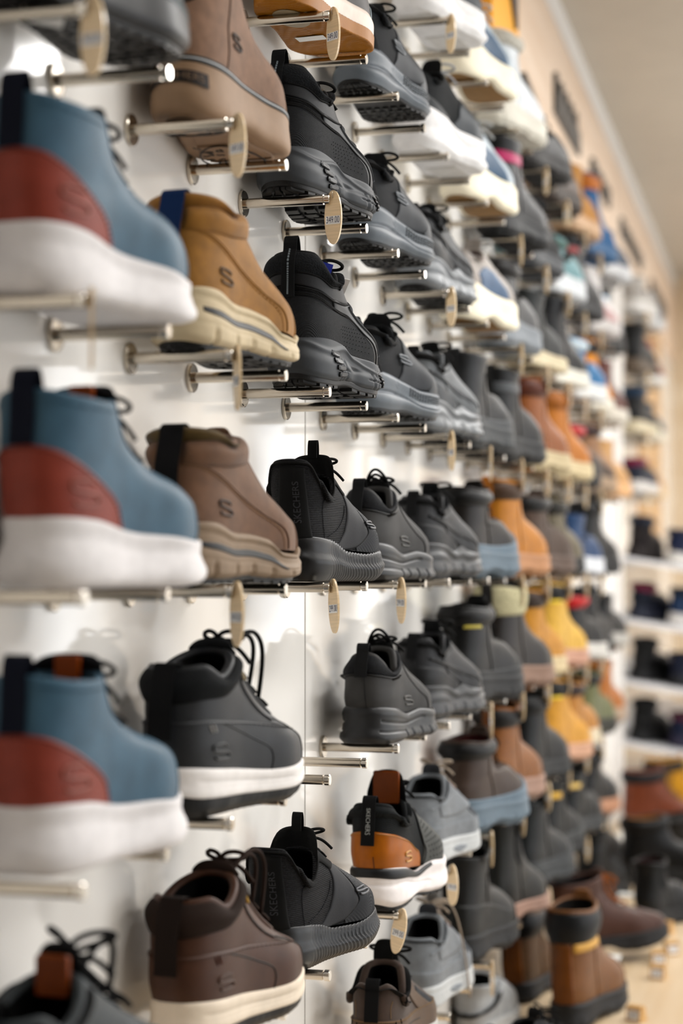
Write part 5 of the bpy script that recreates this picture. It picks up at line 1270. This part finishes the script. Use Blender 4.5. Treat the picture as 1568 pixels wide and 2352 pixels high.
# boots further along: (row, peg, label, boot arguments)
FAR = [
 ('B', 9, 'dark grey pull-on boot with rounded rubber toe', dict(up='#4f5256', sole_c='#5b5e61', h=0.158, rand='#63676b', strap_c='#3b3d40'), '299.00'),
 ('C', 9, 'brown hiking boot with blue-grey toe guard, fifth row', dict(up='#4d3f38', sole_c='#6d7b86', h=.150, rand='#6f7f8c', collar='#1b1f22', lace='#2a2a28'), None),
 ('D', 9, 'black padded work boot with yellow tab', dict(up='#23272a', sole_c='#2f3235', h=.165, collar='#1d2225', rand='#43474b', lace='#1a1a1a', label='#b8a93a'), '299.00'),
 ('E', 9, 'brown hiking boot with red-edged collar', dict(up='#54443b', sole_c='#6d7b86', h=.155, rand='#6f7f8c', collar='#1b1e20', lin_c='#5a1418', lace='#2a2a28'), '299.00'),
 ('F', 9, 'charcoal leather boot with embossed side', dict(up='#4c4b49', sole_c='#3f4042', h=.178, panel='#45443f', lace='#202020'), '299.00'),
 ('Y', 11, 'white quilted snow boot with fleece cuff', dict(up='#dfe4e8', sole_c='#e8e4d8', h=0.180, fur='#ddd9cf', wedge=.01, lace=None), None),
 ('Z', 11, 'tall black wedge boot with pink stripe', dict(up='#2c3036', sole_c='#3a3d42', h=0.185, wedge=.02, th=.03, band='#b02a63', gore=None), '299.00'),
 ('A', 11, 'grey wedge boot beneath the black fleece boot', dict(up='#6e6e70', sole_c='#8c9196', h=.16, wedge=.015, collar='#3a3025'), '299.00'),
 ('B', 11, 'plain black tall boot right of dark grey boot', dict(up='#34373b', sole_c='#3c3f43', h=.170, strap_c='#2a2c30', band='#55585b'), '299.00'),
 ('C', 11, 'orange tan boot with pinkish sole, fifth row', dict(up='#b57a3f', sole_c='#b98a68', h=.180, collar='#5b4230', strap_c='#a86a30'), '299.00'),
 ('D', 11, 'dark brown boot with cream fleece cuff', dict(up='#54473f', sole_c='#8d7263', h=0.198, fur='#d6cfae', furv=.62, strap_c='#3a2d26'), '299.00'),
 ('E', 11, 'chestnut boot with dark grey collar', dict(up='#8a5a36', sole_c='#a7897a', h=.185, collar='#4a4340', strap_c='#7a4a28'), '349.00'),
 ('F', 11, 'olive grey chelsea boot with pink sole', dict(up='#4a4a43', sole_c='#b39384', h=0.192, gore='#2c2d2c', strap_c='#3a3a35', lug=False, th=.030), None),
 ('Y', 13, 'low dark brown boot beneath the slanted brown sign', dict(up='#4f4643', sole_c='#4b4038', h=0.115, lace='#2c2624'), '299.00'),
 ('Z', 13, 'black fleece-topped boot on the second row', dict(up='#494b50', sole_c='#5c5f64', h=0.145, fur='#26282c', kind='suede'), '299.00'),
 ('A', 13, 'dark green rubber boot on pale sole', dict(up='#35403c', sole_c='#dccfb2', h=0.160, kind='rubber', lug=False, th=.036), '299.00'),
 ('B', 13, 'rust brown boot left of orange boot', dict(up='#8f5836', sole_c='#cbbb9a', h=.190, collar='#6a3a2a', lace='#5a3a28'), '299.00'),
 ('C', 13, 'umber suede boot with black collar', dict(up='#5d4c42', sole_c='#6a574c', h=.165, collar='#2b2a2a', kind='suede', lace='#33291f'), '299.00'),
 ('D', 13, 'wheat boot with dark brown collar, sixth row', dict(up='#b98545', sole_c='#d9c6a3', h=.185, collar='#4b392f', kind='suede'), '299.00'),
 ('E', 13, 'blackish green boot in the seventh row', dict(up='#32383a', sole_c='#4c5052', h=.180, collar='#2a2725'), '299.00'),
 ('F', 13, 'slate grey boot in the eighth row', dict(up='#43494c', sole_c='#54595c', h=0.180, lace='#2a2c2c', rand='#555b5e'), '299.00'),
 ('Y', 15, 'reddish brown boot high beside the dark signs', dict(up='#5a4334', sole_c='#4a3a2c', h=0.115, lace='#3a2c22'), '299.00'),
 ('Z', 15, 'teal shoe on thick white sole', dict(up='#6c9196', sole_c='#dcdfe2', h=.130, th=.05, lug=False, collar='#39675f'), '299.00'),
 ('A', 15, 'tall black boot on white sole, third row', dict(up='#2c3034', sole_c='#e6e3d8', h=.200, th=.042, lug=False, strap_c='#1f2225'), '299.00'),
 ('B', 15, 'orange leather boot right of rust boot', dict(up='#b0702f', sole_c='#d8c7a4', h=.195, collar='#9a5f22'), '299.00'),
 ('C', 15, 'olive khaki boot in the fifth row', dict(up='#6c6350', sole_c='#4c4c4a', h=.170, lace='#4a4538', collar='#4c4636'), '299.00'),
 ('D', 15, 'pale yellow nubuck boot with yellow label', dict(up='#d3ab5f', sole_c='#c49a86', h=.195, collar='#33302c', label='#e8c81e', kind='suede'), '349.00'),
 ('E', 15, 'golden wheat boot with yellow label', dict(up='#c8954f', sole_c='#cfa58c', h=0.195, collar='#48443f', label='#e8c81e', kind='suede'), '349.00'),
 ('F', 15, 'dark green rubber boot with yellow dot', dict(up='#2f3836', sole_c='#4a4f50', h=.185, kind='rubber', rand='#5a5f61', label='#c89a1e'), '299.00'),
 ('Y', 17, 'caramel suede boot beside the blue boot', dict(up='#b0804c', sole_c='#caa98a', h=.160, kind='suede'), '299.00'),
 ('Z', 17, 'tall black boot with red tab, second row', dict(up='#2c2e30', sole_c='#3c3e40', h=.190, label='#8a2a2a'), '299.00'),
 ('A', 17, 'blue and white sporty boot, third row', dict(up='#3a6f9c', sole_c='#e6e6e4', h=.150, th=.045, collar='#c9d6de', lug=False), '299.00'),
 ('B', 17, 'black boot with red lining, fourth row', dict(up='#2c3234', sole_c='#44484a', h=.150, lin_c='#b02020', collar='#b32626'), '299.00'),
 ('C', 17, 'royal blue boot on white sole', dict(up='#2f4d78', sole_c='#e4e6ea', h=.150, th=.045, lug=False), '299.00'),
 ('D', 17, 'black boot with bright red collar', dict(up='#2b2e31', sole_c='#d9d6d0', h=.165, collar='#b52a2a', lace='#202020'), '299.00'),
 ('E', 17, 'tan boot with maroon brown collar', dict(up='#b07c46', sole_c='#e3d6bd', h=.165, collar='#45302a'), '299.00'),
 ('F', 17, 'charcoal slip-on with cream hang label', dict(up='#3a3f42', sole_c='#54585a', h=.160, label='#d6b25a'), '299.00'),
 ('Y', 19, 'blue boot with orange cuff below black lettering', dict(up='#2f5f8f', sole_c='#35608a', h=.215, collar='#b06a2c', kind='suede'), '299.00'),
 ('Z', 19, 'white and red winter boot', dict(up='#d8d4d2', sole_c='#c7c2bf', h=.170, panel='#b99a98'), '299.00'),
 ('A', 19, 'golden yellow work boot with black collar', dict(up='#cf8a24', sole_c='#e6e0d2', h=.185, collar='#2c2723', kind='suede', lace='#8a5a18'), '299.00'),
 ('B', 19, 'mixed tan and maroon boot by the white post', dict(up='#8d6a50', sole_c='#a08a74', h=.180, collar='#4a2e28', panel='#5a4a40'), '299.00'),
 ('C', 19, 'tall black boot by the white post', dict(up='#24282c', sole_c='#3a3a3c', h=.190, lace='#3a3a3c', collar='#1d2023'), '299.00'),
 ('D', 19, 'black lace boot above the orange boot', dict(up='#2a2d30', sole_c='#3a3c3e', h=.175, lace='#202224'), '299.00'),
 ('E', 19, 'olive green suede boot', dict(up='#6a6c4c', sole_c='#5c5d48', h=.170, kind='suede', collar='#3c3c32'), '299.00'),
 ('F', 19, 'large black boot with salmon sole edge', dict(up='#2c3032', sole_c='#b98c72', h=0.175, collar='#1c1f21', lace='#15171a'), '299.00'),
 ('Y', 21, 'dark navy shoe at the far end, top row', dict(up='#27405a', sole_c='#cfcfd0', h=.130), None),
 ('Z', 21, 'black boot with light blue tag', dict(up='#23282e', sole_c='#4a4642', h=.170, label='#9cc0dc'), None),
 ('A', 21, 'maroon boot at the far end, third row', dict(up='#6a3a30', sole_c='#d9d2c6', h=.170), None),
 ('B', 21, 'peach boot at the far end, fourth row', dict(up='#c29a70', sole_c='#e0b48a', h=.160), None),
 ('E', 21, 'orange brown boot at the far end, seventh row', dict(up='#a5662f', sole_c='#b09a86', h=.180), None),
 ('D', 21, 'black ankle boot at the far end, sixth row', dict(up='#2a2d30', sole_c='#b9b6b0', h=.150), None),
]
for i, (row, k, lab, kw, pr) in enumerate(FAR):
    sh = boot(**kw)
    shoe(sh, row, k, 'ankle_boot' if kw['h'] < .17 else 'tall_boot', lab, 'boot', 8 + (i * 37 % 7) - 3, price=pr, turn=20 + (i * 53) % 26)

# white upright and the slanted shelves past the end of the pegs
struct('trim_30', MB().box((0, 6.26, PLZ), (.03, 6.30, EYE + 1.06), .001), mat('plain', '#e2dfdc', rough=.35))
SZ = [.046 + .215 * n for n in range(-3, 1)]
shelf_m = mat('plain', '#d3d3d6', rough=.3)
place_words = ['lowest', 'second lowest', 'third lowest', 'topmost']
slope = -.17
for n, z in enumerate(SZ):
    o = link('slanted_shelf', MB().prism([(.004, 0), (.42, slope * .42), (.42, slope * .42 - .016), (.004, -.016)], 'y', 6.31, 8.4).mesh('slanted_shelf', shelf_m), None, (0, 0, EYE + z))
    tag(o, 'white slanted shelf past the wall upright, ' + place_words[n] + ' of four', 'shelf', 'slanted white shelves')
W8 = place_words
SHN = [('dark shoe', 'navy shoe'), ('black boot', 'navy-toed shoe'), ('crimson-collared navy shoe', 'blue pale-soled shoe'), ('navy and brown boot', 'navy boot')]
SHK = [[('#23262c', '#35363a', .150, '#1b1d22'), ('#232f55', '#3a3550', .125, '#6a3040')], [('#1f2125', '#3a3a3c', .150, '#17191c'), ('#27304e', '#2e3244', .120, '#222a44')],
       [('#222a40', '#33384c', .130, '#7a2440'), ('#2c4468', '#e6e2de', .135, '#1f2c40')], [('#4a3434', '#5a4644', .150, '#1f2a44'), ('#22305a', '#e0dcd6', .125, '#1e2a4c')]]
for n, z in enumerate(SZ):
    for j in range(2):
        up, so, h, co = SHK[n][j]
        sh = boot(up, so, h=h, collar=co, L=.25, lug=False)
        x0 = .055 if j == 0 else .185; yw = (22, 26, 24, 14)[n] if j == 0 else (30, 28, 30, 20)[n]
        r = place(sh, 'ankle_boot', SHN[n][j] + ' on the ' + W8[n] + ' slanted white shelf, ' + ('by the wall' if j == 0 else 'toward its front'), 'shoe', (x0, 6.36 + .03 * j, EYE + z + slope * x0 + .0012), yw)
        r.rotation_euler = (Matrix.Rotation(math.atan(-slope), 4, 'Y') @ Matrix.Rotation(math.radians(90 - yw), 4, 'Z')).to_euler()

# pegs with shoes above the slanted shelves, past the upright
FAR2 = [(1, 0, dict(up='#25304a', sole_c='#e2ddd8', h=.125, collar='#8a2a48', lug=False), 'navy shoe with crimson trim past the upright'),
        (1, 1, dict(up='#c29a70', sole_c='#dcc09a', h=.13, lug=False), 'peach suede shoe past the upright, lowest peg row'),
        (2, 0, dict(up='#3a3436', sole_c='#ded2b8', h=.165, collar='#27415e', lug=False), 'dark boot with blue collar past the upright'),
        (2, 1, dict(up='#33404a', sole_c='#e4dccb', h=.14, lug=False), 'blue-grey cream-soled shoe past the upright'),
        (3, 0, dict(up='#1e2126', sole_c='#6a5c4e', h=.17, collar='#17191c'), 'black round boot past the upright, third peg row'),
        (3, 1, dict(up='#8a4a34', sole_c='#e4e0da', h=.16, lug=False), 'red-brown boot with white sole past the upright'),
        (4, 0, dict(up='#b9b4ae', sole_c='#e9e6e2', h=.13, lug=False), 'pale shoe on topmost pegs past upright'),
        (4, 1, dict(up='#23364c', sole_c='#d8d8d8', h=.13, lug=False), 'small navy shoe past the upright, topmost peg row')]
for n, j, kw, lab in FAR2:
    k = (6.42 - Y0) / PITCH + 2 * j; z = .046 + .215 * n
    ROWZ['far%d' % n] = z
    shoe(boot(L=.27, **kw), 'far%d' % n, k, 'ankle_boot', lab, 'shoe', 9, price='299.00' if j == 0 else None, turn=50)
struct('trim_31', MB().box((0, 7.25, EYE + .06), (.02, 8.3, EYE + 1.06)), mat('wood', '#b8915f', rough=.5, col2='#a67f50', scale=.4))

# ------------------------------------------------------------------ things on the platform
def on_plat(sh, name, label, cat, px, depth, yaw, scale=1.0, dz=0.0, pitch=0, group=None):
    """px is how far out from the wall; depth is the distance along the camera's view"""
    y = (depth - .247 * (.62 - px)) / .969
    return place(sh, name, label, cat, (px, y, PLZ + .0008 + dz), yaw, group, scale, pitch)
CAT = dict(sole_c='#4a4d52', h=.205, collar='#3a3d42', colv=.62, strip='#7a4a26', lin_c='#2a2622', lace='#6a5540', lug=True, panel=None)
on_plat(boot('#80583a', label='#b8882c', **CAT), 'work_boot', 'chestnut work boot with yellow collar band on platform', 'boot', .183, 3.40, 10, scale=1.1)
on_plat(boot('#64482f', **dict(CAT, collar='#2c2e31')), 'work_boot', 'dark brown work boot behind the chestnut work boot', 'boot', .058, 3.62, 6, scale=(1.05, 1.08, .88))
bl = boot('#5e3f34', '#3a3536', h=.20, lace='#b0672c', L=.30, th=.045, heel=.014, lin_c='#2a1a14')
on_plat(bl, 'lace_boot', 'brown lace-up boot with orange laces, toe outward', 'boot', .085, 3.95, 46, dz=.012, pitch=4, scale=(1.06, 1.06, .84))
bk = dict(up='#26282b', sole_c='#222426')
on_plat(boot(h=.135, gore='#1c1d20', lug=False, L=.25, **bk), 'ankle_boot', 'low black ankle boot behind the orange-laced boot', 'boot', .06, 4.30, 24)
on_plat(boot(h=.165, gore='#1b1c1f', lug=False, L=.26, lin_c='#4a2018', **bk), 'chelsea_boot', 'black chelsea boot at the platform edge', 'boot', .245, 4.36, 20)
on_plat(boot(h=.18, lug=False, L=.26, band='#2c2f32', **bk), 'tall_boot', 'shiny black shaft boot standing on platform', 'boot', .075, 4.70, 14)
on_plat(boot('#2b2e31', '#2a2c2e', h=.18, collar='#24272a', lin_c='#9a6a18', L=.29), 'work_boot', 'black work boot with amber lining on platform', 'boot', .14, 5.0, 66)
on_plat(boot('#2a2d33', '#303236', h=.19, collar='#1f2226', label='#d2a01e', L=.28), 'work_boot', 'black boot with yellow tag behind amber-lined boot', 'boot', .04, 5.10, 8)
on_plat(boot('#5c554c', '#3a4440', h=.15, L=.28, collar='#4c463e', lug=False), 'ankle_boot', 'grey-green low boot beneath the red-brown boot', 'boot', .20, 5.32, 66)
on_plat(B('plow', runner, '#26282c', '#1d1f22', '#2a2b2d', lace='#1b1b1d'), 'sneaker', 'black sneaker with tan piping at lower right', 'shoe', .12, 2.95, 40, scale=.9)
on_plat(boot('#b5b7b8', '#c8c8c6', h=.12, L=.27, lug=False), 'ankle_boot', 'pale grey shoe beside the dark brown work boot', 'shoe', .03, 3.27, 4)

# low riser with two boots
rs = MB().box((.06, 5.55, PLZ + .028), (.405, 6.2, PLZ + .036), .001)
rs.box((.07, 5.57, PLZ + .0008), (.395, 6.18, PLZ + .028))
ro = link('display_riser', rs.mesh('display_riser', mat('plain', '#e8e4dc', rough=.35))); tag(ro, 'low white riser holding the red-brown and yellow boots', 'display riser')
on_plat(boot('#7a4330', '#cfc3b0', h=.20, lace='#6a5a52', collar='#2b2f3a', L=.29, lug=False), 'lace_boot', 'red-brown lace boot on the white riser', 'boot', .075, 5.72, 66, dz=.0365)
on_plat(boot('#b5842a', '#3a3028', h=.205, lace='#c9a838', collar='#26221e', L=.29, lug=False, kind='suede'), 'work_boot', 'mustard yellow boot behind the red-brown boot', 'boot', .12, 6.0, 66, dz=.0365)

# white acrylic stands and price cubes along the platform edge
for lab, px, dp in (('white stand holding a label by the orange-laced boot', .23, 3.80), ('white stand beside the amber-lined boot', .205, 4.52)):
    y = (dp - .247 * (.62 - px)) / .969
    m = MB().box((px - .03, y, PLZ + .0005), (px - .024, y + .04, PLZ + .055), .001).box((px - .03, y, PLZ + .050), (px + .02, y + .04, PLZ + .056), .001).box((px - .03, y, PLZ + .0005), (px + .02, y + .04, PLZ + .005), .001)
    o = link('acrylic_stand', m.mesh('acrylic_stand', mat('plain', '#e6e6e2', rough=.3))); tag(o, lab, 'display stand')
cubes = [(.312, 3.50, '299'), (.325, 3.86, '299'), (.315, 4.0, '299'), (.335, 4.10, '299'), (.31, 4.33, '299'), (.325, 4.55, '299')]
W6 = ['nearest of six', 'second nearest', 'third nearest', 'fourth nearest', 'fifth nearest', 'farthest of six']
for i, (px, dp, pr) in enumerate(cubes):
    y = (dp - .247 * (.62 - px)) / .969
    e = empty('price_block', (px, y, PLZ + .0006), (0, 0, math.radians(-25 + 17 * (i % 4))))
    pr_ = [(-.016, 0), (.012, 0), (.004, .030), (-.012, .030)]
    link('wooden_block', MB().prism([(y_, z_) for y_, z_ in pr_], 'x', -.016, .016).mesh('wooden_block', mat('wood', '#c69d62', col2='#b58a50')), e)
    st = MB().add([(-.012, -.0160 + .0012 - .0006, .006), (.012, -.0154, .006), (.012, -.0136 - .0006, .020), (-.012, -.0142, .020)], [(0, 1, 2, 3)])
    st = MB().add([(-.012, -.0161, .005), (.012, -.0161, .005), (.012, -.0134, .022), (-.012, -.0134, .022)], [(0, 1, 2, 3)])
    so = link('price_sticker', st.mesh('price_sticker', paper), e)
    V, F = text_geo(pr); p = np.array(V)[:, :2]; sc = .018 / np.ptp(p[:, 0])
    link('price_figures', new_mesh('price_figures', [(q[0] * sc, -.0149 - .0004 + q[1] * sc * .16, .0135 + q[1] * sc) for q in p], F, ink, False), so)
    tag(e, 'small wooden price block on the platform edge, ' + W6[i], 'price block', 'wooden price blocks')

# blue and white cards inside the lower trail hiker
def card(name, label, m, loc, rot, w, h):
    o = link(name, MB().box((-w / 2, -.0004, 0), (w / 2, .0004, h), .0).mesh(name, m), None, loc); o.rotation_euler = rot
    tag(o, label, 'card'); return o
hb = EYE + ROWZ['B']; hy = yk(3)
card('swing_tag', 'blue card inside the lower black trail hiker', mat('plain', '#1d2f9c', rough=.35), (.066, hy + .056, hb + .112), (.2, .25, .45), .030, .050)
card('swing_tag', 'white card with red edge inside the trail hiker', mat('plain', '#ece9ea', rough=.35), (.086, hy + .076, hb + .127), (1.0, .15, .5), .034, .026)

# ------------------------------------------------------------------ signs on the wooden header
def zdepth(px, dp): return (dp - .247 * (.62 - px)) / .969
sg = empty('brand_sign', (.013, 0, 0))
ya, yb, yc = zdepth(.03, 3.556), zdepth(.03, 3.671), zdepth(.03, 3.90)
link('panel', MB().prism([(ya, EYE + 1.085), (yb, EYE + 1.079), (yc, EYE + 1.141), (yc, EYE + 1.40), (ya, EYE + 1.40)], 'x', .0, .022).mesh('panel', mat('plain', '#f0a81c', rough=.4)), sg)
link('emblem', MB().prism([(yb + .01, EYE + 1.30), (yc - .06, EYE + 1.168), (yc - .05, EYE + 1.30)], 'x', .022, .030).mesh('emblem', mat('plain', '#4a4440', rough=.5)), sg)
tag(sg, 'yellow angular sign with dark triangular emblem on wooden header', 'sign')
db = empty('brand_sign', (.013, 0, 0))
q = [(zdepth(.033, 3.911), EYE + 1.046), (zdepth(.033, 3.974), EYE + 1.016), (zdepth(.033, 4.245), EYE + 1.10), (zdepth(.033, 4.02), EYE + 1.126)]
link('panel', MB().prism(q, 'x', .0, .020).mesh('panel', mat('leather', '#3a302c', rough=.45)), db)
cx = sum(a for a, b in q) / 4; cz = sum(b for a, b in q) / 4
link('inset', MB().prism([(cx + (a - cx) * .75, cz + (b - cz) * .7) for a, b in q], 'x', .020, .024).mesh('inset', mat('leather', '#5a4c48', rough=.5)), db)
tag(db, 'dark brown slanted sign beside the white snow boot', 'sign')
inkm = mat('plain', '#45423f', rough=.5)
def letters(name, label, d0, d1, z0, z1, n, seed):
    e = empty(name, (.0125, 0, 0)); rnd = random.Random(seed)
    ya, yb = zdepth(0, d0), zdepth(0, d1); w = (yb - ya) / n
    for i in range(n):
        m = MB(); a = ya + w * i + w * .08; b = ya + w * (i + 1) - w * .08
        if n == 5:
            m.prism([(a, EYE + z0), (b + w * .06, EYE + z0), (b + w * .06, EYE + z0 + (z1 - z0) * .62), (a + (b - a) * .42, EYE + z0 + (z1 - z0) * .62), (a + (b - a) * .42, EYE + z1), (a, EYE + z1)], 'x', 0, .012)
            link('letter', m.mesh('letter', inkm), e); continue
        m.box((0, a, EYE + z0), (.012, a + (b - a) * .3, EYE + z1))
        if i % 2 == 0: m.box((0, a + (b - a) * .3, EYE + z1 - (z1 - z0) * .2), (.012, b, EYE + z1))
        if i % 3 < 2: m.box((0, a + (b - a) * .3, EYE + z0), (.012, b, EYE + z0 + (z1 - z0) * .2))
        if i % 3 < 2 and i % 2 == 0: m.box((0, b - (b - a) * .3, EYE + z0 + (z1 - z0) * .2), (.012, b, EYE + z1 - (z1 - z0) * .2))
        link('letter', m.mesh('letter', inkm), e)
    tag(e, label, 'wall lettering', 'dark raised letterings on the header'); return e
letters('wall_mounted_sign', 'large dark raised lettering right of the brown sign', 4.62, 5.13, 1.19, 1.295, 5, 1)
letters('wall_mounted_sign', 'small dark lettering, first after the large one', 5.46, 6.02, 1.205, 1.265, 6, 2)
letters('wall_mounted_sign', 'small dark lettering, second after the large one', 6.38, 7.2, 1.20, 1.262, 7, 3)
letters('wall_mounted_sign', 'small dark lettering at the far end', 7.7, 8.6, 1.195, 1.255, 6, 4)

# ------------------------------------------------------------------ light
world = bpy.data.worlds.new('daylight'); SC.world = world; world.use_nodes = True
bgn = world.node_tree.nodes['Background']; bgn.inputs[0].default_value = (.93, .96, 1, 1); bgn.inputs[1].default_value = 3.2
li = 0
for x in (1.35, 3.1):
    for y in (-2.0, -.2, 1.6, 3.4, 5.2, 7.0, 8.6):
        L = bpy.data.lights.new('ceiling_lamp', 'AREA'); L.shape = 'RECTANGLE'; L.size = .30; L.size_y = 1.3
        L.energy = (30 if x < 2 else 22) * (.04 if y < .5 else .45 if y < 2 else .55 if y > 6.5 else 1.0); L.color = (1, .985, .965)
        o = bpy.data.objects.new('ceiling_lamp', L); COL.objects.link(o); o.location = (x, y, CEIL - .085)
        h = MB().box((x - .17, y - .68, CEIL - .08), (x + .17, y + .68, CEIL - .0005), .004)
        ho = link('ceiling_light', h.mesh('ceiling_light', mat('plain', '#e4e4e4', rough=.4)))
        tag(ho, 'white linear ceiling light above the shop aisle, %s line' % ('wall-side' if x < 2 else 'unseen_window-side'), 'ceiling light', 'linear ceiling lights, %s line' % ('wall-side' if x < 2 else 'unseen_window-side'))
vs = SC.view_settings
vs.view_transform = 'Standard'; vs.look = 'None'; vs.gamma = 1; vs.use_curve_mapping = False
vs.exposure = 0.5
SC.cycles.use_denoising = True
